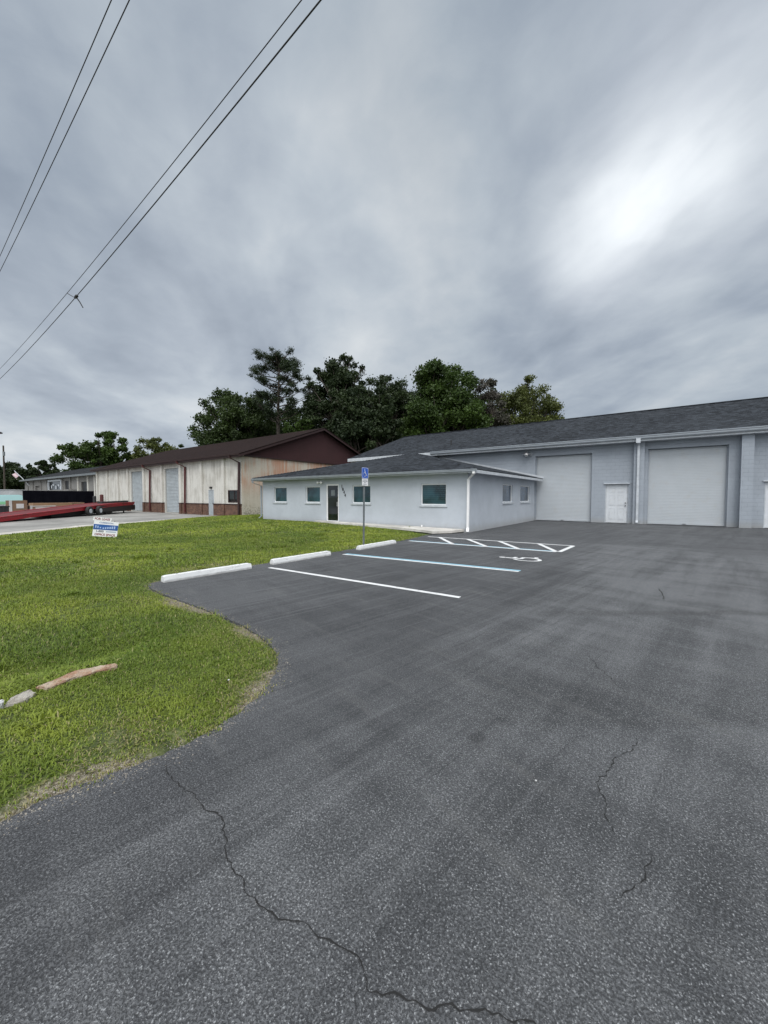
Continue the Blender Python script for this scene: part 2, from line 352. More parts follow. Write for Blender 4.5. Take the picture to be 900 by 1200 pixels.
def m_asphalt():
    m, b = mat('asphalt'); p = pos(b); x, y, z = b.sep(p)
    big = b.noise(p, 0.16, 5, 0.6, 0.6); mid = b.noise(p, 0.9, 6, 0.62, 0.4); fine = b.noise(p, 14, 4, 0.6)
    # sealer brushed on in broad sweeps
    sw = b.aniso(p, 82, 0.22, 2.6)
    brush = b.noise(sw, 1.0, 6, 0.65, 0.3)
    sw2 = b.aniso(p, -12, 0.3, 2.2)
    brush2 = b.noise(sw2, 1.3, 6, 0.65, 0.5)
    wear = b.math('ADD', b.math('ADD', b.math('MULTIPLY', big, 0.34), b.math('MULTIPLY', mid, 0.14)), b.math('ADD', b.math('MULTIPLY', brush, 0.32), b.math('MULTIPLY', brush2, 0.20)))
    wear = b.mapr(wear, 0.40, 0.60)
    base = b.mix(wear, (0.050, 0.053, 0.057), (0.130, 0.135, 0.142))
    # fresh dark sealer by the office wall and along the driveway curb side
    d1 = b.math('SUBTRACT', b.math('ADD', y, b.math('MULTIPLY', b.math('SUBTRACT', brush, 0.5), 5.0)), b.math('MULTIPLY', x, -0.35))
    dark = b.math('MULTIPLY', b.mapr(b.math('ADD', y, b.math('MULTIPLY', b.math('SUBTRACT', brush, 0.5), 7.0)), 12.5, 15.5), 0.55)
    base = b.mix(dark, base, (0.040, 0.042, 0.046))
    # left verge strip, smoother coat
    dl = b.math('MULTIPLY', b.mapr(b.math('ADD', x, b.math('MULTIPLY', b.math('SUBTRACT', b.math('ADD', b.math('MULTIPLY', mid, 0.4), b.math('MULTIPLY', brush, 0.6)), 0.5), 2.2)), -1.1, -1.8), 0.55)
    base = b.mix(dl, base, (0.040, 0.042, 0.046))
    fs = b.noise(b.aniso(p, 78, 0.5, 13.0), 1.0, 5, 0.7, 0.15)
    fsm = b.mapr(b.math('ADD', x, b.math('MULTIPLY', b.math('SUBTRACT', brush, 0.5), 3.0)), 0.3, -1.2)
    base = b.mix(b.math('MULTIPLY', b.math('MULTIPLY', b.mapr(fs, 0.52, 0.66), fsm), 0.6), base, (0.118, 0.122, 0.128))
    base = b.mix(b.math('MULTIPLY', b.math('MULTIPLY', b.mapr(fs, 0.46, 0.34), fsm), 0.6), base, (0.028, 0.030, 0.033))
    # older seam and a drag mark across the drive
    dep = b.math('ADD', b.math('MULTIPLY', x, -0.588), b.math('MULTIPLY', y, 0.809)); lat = b.math('ADD', b.math('MULTIPLY', x, 0.809), b.math('MULTIPLY', y, 0.588))
    wob = b.math('MULTIPLY', b.math('SUBTRACT', b.noise(p, 2.2, 5, 0.6), 0.5), 0.5)
    de = b.math('ADD', dep, wob)
    seam = b.math('MULTIPLY', b.math('MULTIPLY', b.mapr(de, 2.40, 2.50), b.mapr(de, 3.7, 2.5)), b.mapr(lat, 0.3, 0.9))
    base = b.mix(b.math('MULTIPLY', seam, 0.55), base, (0.036, 0.038, 0.040))
    de2 = b.math('ADD', dep, b.math('MULTIPLY', wob, 0.5))
    ln = b.math('MULTIPLY', b.mapr(b.math('ABSOLUTE', b.math('SUBTRACT', de2, 4.9)), 0.15, 0.03), b.mapr(lat, 1.6, 2.6))
    base = b.mix(b.math('MULTIPLY', ln, 0.6), base, (0.035,0.036,0.038))
    # stone chips showing through the worn binder
    nj = b.n('ShaderNodeTexNoise', ins={'Vector': p, 'Scale': 130.0, 'Detail': 2}).outputs['Color']
    pj = b.vmath('ADD', p, b.n('ShaderNodeVectorMath', operation='SCALE', ins={0: b.vmath('SUBTRACT', nj, (0.5,0.5,0.5)), 'Scale': 0.012}).outputs[0])
    vc = b.n('ShaderNodeTexVoronoi', feature='F1', distance='CHEBYCHEV', ins={'Vector': pj, 'Scale': 150.0, 'Randomness': 1.0})
    chipsel = b.sep(vc.outputs['Color'])[0]
    chip = b.math('MULTIPLY', b.mapr(vc.outputs['Distance'], 0.50, 0.28), b.mapr(b.math('ADD', chipsel, b.math('MULTIPLY', b.math('SUBTRACT', wear, 0.5), 0.45)), 0.42, 0.72))
    vc2 = b.n('ShaderNodeTexVoronoi', feature='F1', ins={'Vector': p, 'Scale': 300.0, 'Randomness': 1.0})
    chip2 = b.math('MULTIPLY', b.mapr(vc2.outputs['Distance'], 0.45, 0.2), b.mapr(b.math('ADD', b.sep(vc2.outputs['Color'])[1], b.math('MULTIPLY', b.math('SUBTRACT', wear, 0.5), 0.4)), 0.35, 0.7))
    soft = b.math('SUBTRACT', 1.0, b.math('MULTIPLY', b.math('MAXIMUM', dark, dl), 0.9))
    cs = b.math('MULTIPLY', b.math('MAXIMUM', chip, b.math('MULTIPLY', chip2, 0.7)), soft)
    cc = b.mix(b.math('MULTIPLY', cs, 0.72), base, (0.31, 0.32, 0.33))
    pit = b.mapr(b.noise(p, 110, 3, 0.65), 0.54, 0.38)
    cc = b.mix(b.math('MULTIPLY', pit, 0.55), cc, (0.014, 0.015, 0.016))
    oil = b.mapr(b.noise(b.vmath('ADD', p, (4.2, 8.8, 0)), 1.7, 3, 0.5), 0.68, 0.74)
    cc = b.mix(b.math('MULTIPLY', oil, 0.45), cc, (0.022, 0.022, 0.024))
    # dusty light scuffs
    du = b.math('MULTIPLY', b.mapr(b.noise(sw2, 2.2, 6, 0.7), 0.54, 0.74), 0.30)
    cc = b.mix(du, cc, (0.17, 0.17, 0.165))
    h = b.math('ADD', b.math('MULTIPLY', cs, 0.7), b.math('SUBTRACT', b.math('MULTIPLY', fine, 0.5), pit))
    fin(b, cc, 0.82, h, 0.8, 0.006, 0, 0.4); return m
M_ASPH = m_asphalt()
M_CRACK = simple('crack shadow filler', (0.012, 0.012, 0.012), 1.0)
def m_conc(name, c=(0.36, 0.35, 0.33)):
    m, b = mat(name); p = pos(b)
    n = b.noise(p, 0.35, 6, 0.65, 0.5); n2 = b.noise(p, 3, 6, 0.65)
    cc = b.mix(b.mapr(n, 0.35, 0.65), tuple(x*0.72 for x in c), tuple(x*1.15 for x in c))
    cc = b.mix(b.math('MULTIPLY', b.mapr(n2, 0.5, 0.7), 0.45), cc, tuple(x*0.5 for x in c))
    fin(b, cc, 0.9, b.noise(p, 30, 5), 0.3, 0.01); return m
M_CONC = m_conc('old concrete'); M_CONCL = m_conc('pale concrete', (0.46, 0.44, 0.40))
M_APRON = m_conc('apron concrete', (0.24, 0.235, 0.22))
def m_paint(name, c, worn=0.3):
    m, b = mat(name); p = pos(b); n = b.noise(p, 6, 6, 0.7); n2 = b.noise(p, 60, 3, 0.6)
    cc = b.mix(b.math('MULTIPLY', b.mapr(n, 0.5, 0.72), worn), c, (0.12, 0.12, 0.12))
    cc = b.mix(b.math('MULTIPLY', b.mapr(n2, 0.55, 0.7), worn), cc, (0.09, 0.09, 0.09))
    fin(b, cc, 0.65, n2, 0.3, 0.004); return m
M_LINE = m_paint('white road paint', (0.62, 0.63, 0.63), 0.45); M_LINEB = m_paint('pale blue road paint', (0.22, 0.42, 0.52))
def m_stop():
    m, b = mat('white painted concrete'); p = pos(b); z = b.sep(p)[2]; n = b.noise(p, 9, 6, 0.7); n2 = b.noise(p, 45, 4, 0.65)
    cc = b.mix(b.math('MULTIPLY', b.mapr(n2, 0.58, 0.68), 0.5), (0.62, 0.63, 0.63), (0.30, 0.29, 0.27))
    cc = b.mix(b.math('MULTIPLY', b.mapr(b.math('ADD', z, b.math('MULTIPLY', n, 0.09)), 0.085, 0.035), 0.6), cc, (0.20, 0.19, 0.17))
    cc = b.mix(b.math('MULTIPLY', b.mapr(b.noise(b.aniso(p, 90, 6, 40), 1.0, 5, 0.7), 0.58, 0.7), 0.5), cc, (0.16, 0.16, 0.16))
    fin(b, cc, 0.75, b.math('ADD', n, n2), 0.5, 0.006); return m
M_STOP = m_stop()
def m_soil():
    m, b = mat('lawn soil'); p = pos(b)
    n = b.noise(p, 1.1, 6, 0.65); n2 = b.noise(p, 9, 6, 0.7); n3 = b.noise(p, 45, 4, 0.7)
    dr = b.n('ShaderNodeAttribute', attribute_name='dry').outputs['Fac']
    g = b.mix(b.mapr(n2, 0.35, 0.65), (0.030, 0.042, 0.010), (0.085, 0.115, 0.018))
    n5 = b.noise(p, 130, 3, 0.7)
    s = b.mix(b.mapr(n3, 0.38, 0.62), (0.075, 0.060, 0.035), (0.235, 0.21, 0.155))
    s = b.mix(b.mapr(n5, 0.56, 0.68), s, (0.42, 0.39, 0.33)); s = b.mix(b.mapr(n5, 0.44, 0.34), s, (0.04, 0.032, 0.02))
    f = b.math('MULTIPLY', b.mapr(b.math('ADD', dr, b.math('MULTIPLY', b.math('SUBTRACT', n2, 0.5), 0.9)), 0.35, 0.75), 1.0)
    fin(b, b.mix(f, g, s), 0.95, b.math('ADD', n2, b.math('MULTIPLY', n3, 0.5)), 0.8, 0.03); return m
M_SOIL = m_soil()
def m_ground():
    m, b = mat('rough ground'); p = pos(b); n = b.noise(p, 0.3, 6, 0.65)
    fin(b, b.mix(n, (0.05, 0.07, 0.02), (0.14, 0.13, 0.08)), 0.95); return m
def m_blade():
    m, b = mat('grass blade'); p = pos(b)
    rn = b.n('ShaderNodeAttribute', attribute_name='rnd').outputs['Fac']; dr = b.n('ShaderNodeAttribute', attribute_name='dryb').outputs['Fac']
    n = b.noise(p, 0.55, 4, 0.6); n2 = b.noise(p, 3.0, 4, 0.6)
    c = b.mix(rn, (0.068, 0.118, 0.013), (0.255, 0.335, 0.037))
    c = b.mix(b.math('MULTIPLY', b.mapr(n, 0.38, 0.62), 0.65), c, (0.33, 0.375, 0.05))
    c = b.mix(b.math('MULTIPLY', b.mapr(n2, 0.55, 0.8), 0.4), c, (0.05, 0.10, 0.015))
    n3 = b.noise(p, 0.22, 4, 0.6)
    c = b.mix(b.math('MULTIPLY', b.mapr(n3, 0.42, 0.60), 0.5), c, (0.07, 0.125, 0.014))
    c = b.mix(dr, c, (0.34, 0.29, 0.15))
    pr = b.n('ShaderNodeBsdfPrincipled', ins={'Base Color': c, 'Roughness': 0.55, 'Specular IOR Level': 0.35})
    tr = b.n('ShaderNodeBsdfTranslucent', ins={0: c})
    mxx = b.n('ShaderNodeMixShader', ins={0: 0.3, 1: pr.outputs[0], 2: tr.outputs[0]})
    b.n('ShaderNodeOutputMaterial', ins={0: mxx.outputs[0]}); return m
M_BLADE = m_blade()
def m_leaf(name, a, c, br=None):
    m, b = mat(name); rn = b.n('ShaderNodeAttribute', attribute_name='rnd').outputs['Fac']; p = pos(b)
    n = b.noise(p, 0.45, 3)
    cc = b.mix(rn, a, c)
    cc = b.mix(b.math('MULTIPLY', b.mapr(n, 0.4, 0.7), 0.45), cc, tuple(x*0.55 for x in a) if br is None else br)
    pr = b.n('ShaderNodeBsdfPrincipled', ins={'Base Color': cc, 'Roughness': 0.6, 'Specular IOR Level': 0.3})
    tr = b.n('ShaderNodeBsdfTranslucent', ins={0: cc})
    mxx = b.n('ShaderNodeMixShader', ins={0: 0.25, 1: pr.outputs[0], 2: tr.outputs[0]})
    b.n('ShaderNodeOutputMaterial', ins={0: mxx.outputs[0]}); return m
M_LEAF = m_leaf('oak leaves', (0.020, 0.036, 0.009), (0.050, 0.082, 0.016))
M_LEAFB = m_leaf('bright leaves', (0.022, 0.044, 0.008), (0.062, 0.108, 0.016))
M_LEAFD = m_leaf('dark leaves', (0.013, 0.026, 0.009), (0.036, 0.056, 0.016))
M_LEAFY = m_leaf('yellow green leaves', (0.045, 0.06, 0.015), (0.11, 0.13, 0.028))
M_NEEDLE = m_leaf('pine needles', (0.013, 0.026, 0.010), (0.034, 0.052, 0.018))
M_TWIG = m_leaf('brown moss and twigs', (0.055, 0.052, 0.045), (0.11, 0.10, 0.085), (0.035, 0.05, 0.02))
M_BARK = simple('bark', (0.055, 0.045, 0.036), 0.95, var=0.35, scale=5)

# ------------------------------------------------------------ ground, lawn, pavement
g = B(); quad(g, [(-900,-900,-0.20),(900,-900,-0.20),(900,900,-0.20),(-900,900,-0.20)])
tag(obj('ground', g, m_ground()), kind='structure')

rng = np.random.default_rng(7)
EDGE = [(-2.75,-4.0),(-2.55,-1.5),(-2.47,-0.3),(-2.45,0.35),(-2.42,0.67),(-2.30,1.0),(-2.33,1.52),(-2.56,1.99),(-2.95,2.35),(-3.75,2.60),(-4.98,2.70),(-6.28,2.74),(-7.10,2.84),(-7.26,3.19),
        (-7.2,4.6),(-7.24,6.0),(-7.17,7.6),(-7.2,9.2),(-7.22,11.0),(-7.28,12.2),(-7.55,13.05)]
def densify(pts, step, jit, seed):
    r = random.Random(seed); out = []
    for (x0,y0),(x1,y1) in zip(pts, pts[1:]):
        n = max(1, int(math.hypot(x1-x0, y1-y0)/step))
        for k in range(n):
            t = k/n; out.append((x0+(x1-x0)*t + (r.uniform(-jit,jit) if k or out else 0), y0+(y1-y0)*t + (r.uniform(-jit,jit) if k or out else 0)))
    out.append(pts[-1]); return out
def smooth_poly(pts, it=2):
    for _ in range(it):
        q = [pts[0]]
        for a, b_ in zip(pts, pts[1:]):
            q += [(a[0]*.75+b_[0]*.25, a[1]*.75+b_[1]*.25), (a[0]*.25+b_[0]*.75, a[1]*.25+b_[1]*.75)]
        q.append(pts[-1]); pts = q
    return pts
EDGE_S = smooth_poly(EDGE)
LAWN_REST = [(-9.0,14.25),(-11.7,15.0),(-20.4,15.0),(-20.4,40),(-25.5,40),(-25.5,17.0),(-26.2,16.9),(-25.75,14.8),(-25.0,10.6),(-23.5,6.8),(-20.9,3.28),(-18.6,0.0),(-17.5,-4.0)]
LAWN = EDGE_S + LAWN_REST
def seg_dist(P, poly, closed=False):
    d = np.full(len(P), 1e9); q = list(poly) + ([poly[0]] if closed else [])
    for a, b_ in zip(q, q[1:]):
        a = np.array(a); b_ = np.array(b_); ab = b_-a; t = np.clip(((P-a)@ab)/(ab@ab+1e-12), 0, 1)
        d = np.minimum(d, np.linalg.norm(P-(a+t[:,None]*ab), axis=1))
    return d
def inside(P, poly):
    c = np.zeros(len(P), bool); n = len(poly)
    for i in range(n):
        x0,y0 = poly[i]; x1,y1 = poly[(i+1)%n]
        cond = (y0 > P[:,1]) != (y1 > P[:,1])
        with np.errstate(divide='ignore', invalid='ignore'): xi = (x1-x0)*(P[:,1]-y0)/(y1-y0+1e-15)+x0
        c ^= cond & (P[:,0] < xi)
    return c
def vnoise(P, s, seed):
    """value noise in numpy"""
    r = np.random.default_rng(seed); T = r.random((64,64)); q = P*s; i = np.floor(q).astype(int); f = q-i; f = f*f*(3-2*f)
    g_ = lambda a, b_: T[a % 64, b_ % 64]
    return ((g_(i[:,0],i[:,1])*(1-f[:,0])+g_(i[:,0]+1,i[:,1])*f[:,0])*(1-f[:,1]) + (g_(i[:,0],i[:,1]+1)*(1-f[:,0])+g_(i[:,0]+1,i[:,1]+1)*f[:,0])*f[:,1])
def sstep(x, a, b_): t = np.clip((x-a)/(b_-a), 0, 1); return t*t*(3-2*t)
def lawn_z(P):
    d = seg_dist(P, LAWN, True)*np.where(inside(P, LAWN), 1, -1)
    z = -0.012 + sstep(d, 0.0, 0.5)*0.02 + sstep(d, 0.2, 2.0)*((vnoise(P,0.55,1)-0.4)*0.07 + (vnoise(P,1.7,2)-0.5)*0.03)
    # shallow ditch behind the broken kerb pieces
    dd = seg_dist(P, [(-5.3,-1.0),(-4.65,0.6),(-4.45,1.5)]); z -= 0.10*np.exp(-(dd/0.35)**2)
    z += 0.10*sstep(P[:,0], -9, -16)*sstep(P[:,1], 9, 14.5)
    return np.where(d < 0, -0.03, z), d
def dryness(P, d):
    de = seg_dist(P, EDGE_S[:60])
    e = sstep(de + (vnoise(P,1.6,5)-0.5)*0.40, 0.14, -0.02)*0.8
    near = sstep(np.abs(P[:,1]-0.6), 2.6, 0.4)      # widest by the driveway mouth
    e2 = sstep(de + (vnoise(P,2.2,9)-0.5)*0.9, 0.5, 0.0)*near*0.45
    spots = sstep(vnoise(P,0.8,11)*0.65+vnoise(P,2.6,12)*0.35, 0.76, 0.92)*0.6
    sq = sstep(seg_dist(P, [(-7.7,3.9),(-7.9,4.6)]), 0.5, 0.1)*0.5
    return np.clip(np.maximum.reduce([e, e2, spots, sq]), 0, 1)
def build_lawn():
    def grid(x0, x1, y0, y1, s):
        xs = np.arange(x0, x1+1e-6, s); ys = np.arange(y0, y1+1e-6, s)
        X, Y = np.meshgrid(xs, ys); P = np.stack([X.ravel(), Y.ravel()], 1); z, d = lawn_z(P)
        nx = len(xs); idx = np.arange(len(P)).reshape(len(ys), nx)
        Fc = np.stack([idx[:-1,:-1].ravel(), idx[:-1,1:].ravel(), idx[1:,1:].ravel(), idx[1:,:-1].ravel()], 1)
        keep = (d[Fc] > -0.3).any(1); Fc = Fc[keep]
        return np.column_stack([P, z]), Fc, dryness(P, d)
    V, Fc, dr = grid(-27, -1.8, -4.4, 40, 0.15)
    me = bpy.data.meshes.new('lawn'); me.from_pydata(V.tolist(), [], Fc.tolist())
    a = me.attributes.new('dry', 'FLOAT', 'POINT'); a.data.foreach_set('value', dr.astype(np.float32)); me.shade_smooth()
    me.materials.append(M_SOIL); o = bpy.data.objects.new('lawn_soil', me); col.objects.link(o); tag(o, kind='structure')
build_lawn()

def build_blades():
    Ps, hs, ws = [], [], []
    CAMF = np.array([-math.sin(R(36)), math.cos(R(36))]); CAMR = np.array([math.cos(R(36)), math.sin(R(36))])
    zones = [(2.0, 5.0, 9500, 0.030, 0.0062), (5.0, 9.0, 3600, 0.036, 0.0075), (9.0, 16.0, 1300, 0.045, 0.013), (16.0, 32.0, 420, 0.055, 0.024)]
    for r0, r1, dens, h, w in zones:
        x0, x1, y0, y1 = -26, -2, -4, 24
        x0 = max(x0, -r1)
        y0 = max(y0, -3); y1 = min(y1, r1)
        n = int((x1-x0)*(y1-y0)*dens)
        P = np.column_stack([rng.uniform(x0, x1, n), rng.uniform(y0, y1, n)])
        rr = np.hypot(P[:,0], P[:,1]); k = (rr >= r0) & (rr < r1)
        dep = P@CAMF; lat = P@CAMR
        k &= (dep > 0.2) & (lat > -dep*1.12 - 0.8)
        P = P[k]
        z, d = lawn_z(P); dr = dryness(P, d)
        clump = vnoise(P, 6.0, 21)*0.5 + vnoise(P, 1.3, 22)*0.5
        keep = rng.random(len(P)) < np.clip((1-dr*0.75)*(0.6+0.9*clump), 0, 1)*sstep(d + rng.uniform(-.03,.03,len(P)) + (vnoise(P, 7.0, 31)-0.5)*0.16, -0.03, 0.04)
        z = np.where(d < 0.03, np.maximum(z, 0.003), z)
        P, z, dr, clump, d = P[keep], z[keep], dr[keep], clump[keep], d[keep]
        Ps.append(np.column_stack([P, z])); hs.append(np.stack([np.full(len(P), h)*(0.45+1.0*clump)*rng.uniform(0.6,1.3,len(P))*(1-0.4*dr)*(0.55+0.45*sstep(d,-0.05,0.35)), np.full(len(P), w), dr], 1))
    # tufts of tall weeds
    for (cx, cy, rad, n, hh) in [(-9.2,7.4,0.22,260,0.16),(-9.9,4.0,0.2,260,0.15),(-8.6,9.2,0.22,200,0.14),(-10.6,10.4,0.3,240,0.14),(-4.25,1.62,0.18,260,0.06),(-4.15,1.15,0.25,500,0.055),(-4.05,0.75,0.2,300,0.05),(-3.93,0.95,0.12,120,0.04),(-4.3,0.85,0.3,420,0.06),(-12.3,8.6,0.3,200,0.15),
                             (-9.3,14.7,0.12,120,0.22),(-10.6,14.9,0.14,140,0.15),(-13.0,14.9,0.2,160,0.16),(-8.0,14.75,0.1,90,0.14),(-22.0,16.6,1.0,900,0.2),(-11.6,14.6,0.3,200,0.12)] + [(wx, wy, rng.uniform(0.05,0.18), int(rng.uniform(40,130)), rng.uniform(0.06,0.12)) for wx, wy in zip(rng.uniform(-16,-3.2,90), rng.uniform(0.5,14,90)) if inside(np.array([[wx,wy]]), LAWN)[0] and seg_dist(np.array([[wx,wy]]), LAWN, True)[0] > 0.3]:
        P = np.column_stack([rng.normal(cx, rad*0.5, n), rng.normal(cy, rad*0.5, n)])
        z, d = lawn_z(P); z = np.where(d < 0, 0.01, z)
        Ps.append(np.column_stack([P, z])); hs.append(np.stack([hh*rng.uniform(0.5,1.1,n), np.full(n, 0.012), np.full(n, 0.0)], 1))
    P = np.concatenate(Ps); H = np.concatenate(hs); n = len(P)
    ang = rng.uniform(0, 2*np.pi, n); lean = rng.uniform(0.3, 1.7, n); h = H[:,0]; w = H[:,1]*rng.uniform(0.6,1.3,n)
    a = np.stack([np.cos(ang), np.sin(ang), np.zeros(n)], 1); s = np.stack([-np.sin(ang), np.cos(ang), np.zeros(n)], 1)
    m1 = P + a*(h*lean*0.35)[:,None] + np.array([0,0,1])*(h*0.6)[:,None]
    tip = P + a*(h*lean*1.1)[:,None] + np.array([0,0,1])*(h*(1.05-0.42*lean))[:,None]
    P0 = P - np.array([0,0,0.006])
    V = np.stack([P0 - s*w[:,None]/2, P0 + s*w[:,None]/2, m1 + s*w[:,None]*0.42, m1 - s*w[:,None]*0.42, tip], 1).reshape(-1, 3)
    me = bpy.data.meshes.new('grass')
    me.vertices.add(n*5); me.vertices.foreach_set('co', V.astype(np.float32).ravel())
    b5 = np.arange(n)*5
    loops = np.stack([b5, b5+1, b5+2, b5+3, b5+3, b5+2, b5+4], 1).ravel()
    me.loops.add(n*7); me.loops.foreach_set('vertex_index', loops.astype(np.int32))
    me.polygons.add(n*2)
    ls = np.stack([np.arange(n)*7, np.arange(n)*7+4], 1).ravel(); me.polygons.foreach_set('loop_start', ls.astype(np.int32))
    me.update(calc_edges=True)
    at = me.attributes.new('rnd', 'FLOAT', 'POINT'); at.data.foreach_set('value', np.repeat(rng.random(n), 5).astype(np.float32))
    dv = np.clip((rng.random(n) < 0.05 + 0.75*H[:,2]).astype(float)*rng.uniform(0.5,1,n), 0, 1)
    at = me.attributes.new('dryb', 'FLOAT', 'POINT'); at.data.foreach_set('value', np.repeat(dv, 5).astype(np.float32))
    me.materials.append(M_BLADE); o = bpy.data.objects.new('lawn_grass', me); col.objects.link(o)
    tag(o, 'short green grass growing over the front lawn', 'grass', kind='stuff')
    print('blades', n)
build_blades()

def build_grit():
    pts = np.array(EDGE_S[:75]); n = 5200; k = rng.integers(0, len(pts)-1, n); t = rng.random(n)[:,None]
    P = pts[k]*(1-t)+pts[k+1]*t; dirs = pts[k+1]-pts[k]; nn = np.stack([-dirs[:,1], dirs[:,0]],1); nn /= np.linalg.norm(nn,axis=1)[:,None]+1e-9
    P = P + nn*rng.normal(0.0, 0.06, n)[:,None]
    z, d = lawn_z(P); z = np.where(d < 0, 0.001, z)
    s_ = rng.uniform(0.0015, 0.0055, n)*np.where(rng.random(n) < 0.06, 1.8, 1.0)
    base = np.array([(1,0,0),(-.5,.87,0),(-.5,-.87,0),(0.2,0.1,1.1)]); V = []
    a = rng.uniform(0, 6.28, n); ca, sa = np.cos(a), np.sin(a)
    for q in base: V.append(np.stack([P[:,0]+s_*(q[0]*ca-q[1]*sa), P[:,1]+s_*(q[0]*sa+q[1]*ca), z+s_*q[2]*0.8-0.0005], 1))
    V = np.stack(V, 1).reshape(-1,3); F = (np.arange(n)*4)[:,None,None]+np.array([(0,1,3),(1,2,3),(2,0,3)])[None]
    me = bpy.data.meshes.new('edge_gravel'); me.from_pydata(V.tolist(), [], F.reshape(-1,3).tolist()); me.materials.append(m_conc('grit', (0.24,0.22,0.19)))
    o = bpy.data.objects.new('edge_gravel', me); col.objects.link(o); tag(o, 'loose grit and crumbs along the pavement edge', 'gravel', kind='stuff')
build_grit()
# asphalt sheet: driveway, parking and truck court, with the cracks cut as dark slivers on it
ASPH = densify(EDGE_S, 0.035, 0.014, 3) + [(-6.6,14.2),(-6.55,25.6),(30,25.6),(30,-9),(-40,-9),(-40,-17),(60,-17),(60,-17.001)]
ASPH = densify(EDGE_S, 0.035, 0.014, 3) + [(-6.9,14.25),(-6.55,15.0),(-6.55,25.6),(40,25.6),(40,-17),(-40,-17),(-40,-9),(-4.0,-9),(-3.0,-6.5)]
g = B(); vs = [g.verts.new((x,y,0.0)) for x,y in ASPH]; f = g.faces.new(vs); g.normal_update()
if f.normal.z < 0: f.normal_flip()
lo = [g.verts.new((x,y,-0.06)) for x,y in ASPH]
for i in range(len(vs)):
    j = (i+1) % len(vs); g.faces.new([vs[i], lo[i], lo[j], vs[j]])
bmesh.ops.triangulate(g, faces=[f])
lot = obj('parking_lot', g, M_ASPH); tag(lot, kind='structure')
def crack(name, pts, w, seed, branch=0):
    r = random.Random(seed); line = [pts[0]]
    for (x0,y0),(x1,y1) in zip(pts, pts[1:]):
        L = math.hypot(x1-x0, y1-y0); n = max(2, int(L/0.018))
        nx, ny = -(y1-y0)/L, (x1-x0)/L; off = 0
        for k in range(1, n+1):
            t = k/n; off = off*0.6 + r.uniform(-1,1)*0.011*(1 if k < n else 0)
            line.append((x0+(x1-x0)*t+nx*off, y0+(y1-y0)*t+ny*off))
    g = B(); prev = None; N = len(line)
    for i, (x, y) in enumerate(line):
        a = line[max(0,i-1)]; c = line[min(N-1,i+1)]; L = math.hypot(c[0]-a[0], c[1]-a[1])+1e-9
        nx, ny = -(c[1]-a[1])/L, (c[0]-a[0])/L
        ww = 0.62*w*r.uniform(0.2, 1.5)*min(1, 0.2+i/6, 0.2+(N-1-i)/6)
        cur = (g.verts.new((x+nx*ww, y+ny*ww, 0.003)), g.verts.new((x-nx*ww, y-ny*ww, 0.003)))
        if prev: g.faces.new([prev[0], prev[1], cur[1], cur[0]])
        prev = cur
    o = obj(name, g, M_CRACK, lot); return o
CR = [([(-2.23,0.96),(-2.05,0.94),(-1.81,0.94),(-1.6,0.95),(-1.45,0.87),(-1.34,0.84),(-1.18,0.82),(-1.07,0.83),(-0.99,0.88),(-0.84,0.9),(-0.75,0.9),(-0.7,0.86),(-0.6,0.91),(-0.52,0.93),(-0.4,1.02),(-0.28,1.08),(-0.1,1.12)], 0.0042),
      ([(-0.70,0.87),(-0.71,0.83),(-0.69,0.80)], 0.002), ([(-1.45,0.87),(-1.5,0.8)], 0.0015),
      ([(-0.02,7.65),(0.02,7.3),(0.04,6.86)], 0.008), ([(-0.53,4.03),(-0.43,3.79),(-0.28,3.55),(-0.18,3.38)], 0.004),
      ([(-0.1,2.83),(-0.12,2.65),(-0.19,2.48),(-0.21,2.34),(-0.26,2.24),(-0.2,2.12),(-0.17,2.01),(-0.12,1.92)], 0.0035), ([(-0.01,1.92),(-0.02,1.77),(-0.08,1.68),(-0.11,1.6)], 0.0035), ([(0.05,2.3),(0.09,2.29)],0.003)]
for i, (p_, w_) in enumerate(CR): crack('pavement_crack', p_, w_, i)
# paint
def line_quad(x0,y0,x1,y1,w,z=0.004):
    L = math.hypot(x1-x0,y1-y0); nx, ny = -(y1-y0)/L*w/2, (x1-x0)/L*w/2
    g = B(); n = max(2, int(L/0.15)); r = random.Random(int((x0+y0)*100)); prev = None
    for k in range(n+1):
        t = k/n; j1 = r.uniform(-.003,.003); j2 = r.uniform(-.003,.003); x = x0+(x1-x0)*t; y = y0+(y1-y0)*t
        cur = (g.verts.new((x+nx*(1+j1*20), y+ny*(1+j1*20), z)), g.verts.new((x-nx*(1+j2*20), y-ny*(1+j2*20), z)))
        if prev: g.faces.new([prev[1], cur[1], cur[0], prev[0]])
        prev = cur
    return g
def paint(name, m, *a, label=None, **k):
    o = obj(name, line_quad(*a, **k), m, lot)
    if label: o['label'] = label
paint('parking_line', M_LINE, -6.70,5.10, -2.41,5.24, 0.10, label='plain white parking stall line')
paint('parking_line', M_LINEB, -6.70,7.52, -2.30,7.86, 0.11, label='pale blue accessible stall line')
paint('parking_line', M_LINE, -6.70,7.41, -2.30,7.75, 0.09)
paint('parking_line', M_LINEB, -6.95,11.08, -2.32,11.23, 0.09, label='pale blue edge of the hatched aisle')
paint('parking_line', M_LINE, -6.95,10.98, -2.32,11.13, 0.10)
paint('parking_line', M_LINE, -7.10,12.58, -2.15,12.80, 0.11)
paint('parking_line', M_LINE, -2.17,12.745, -2.24,11.16, 0.12, z=0.008)
for a in [(-6.64,12.60,-5.37,11.08),(-5.55,12.64,-4.27,11.10),(-4.45,12.70,-3.33,11.14),(-3.17,12.72,-2.32,11.16)]: paint('hatch_stripe', M_LINE, *a, 0.13, z=0.008)
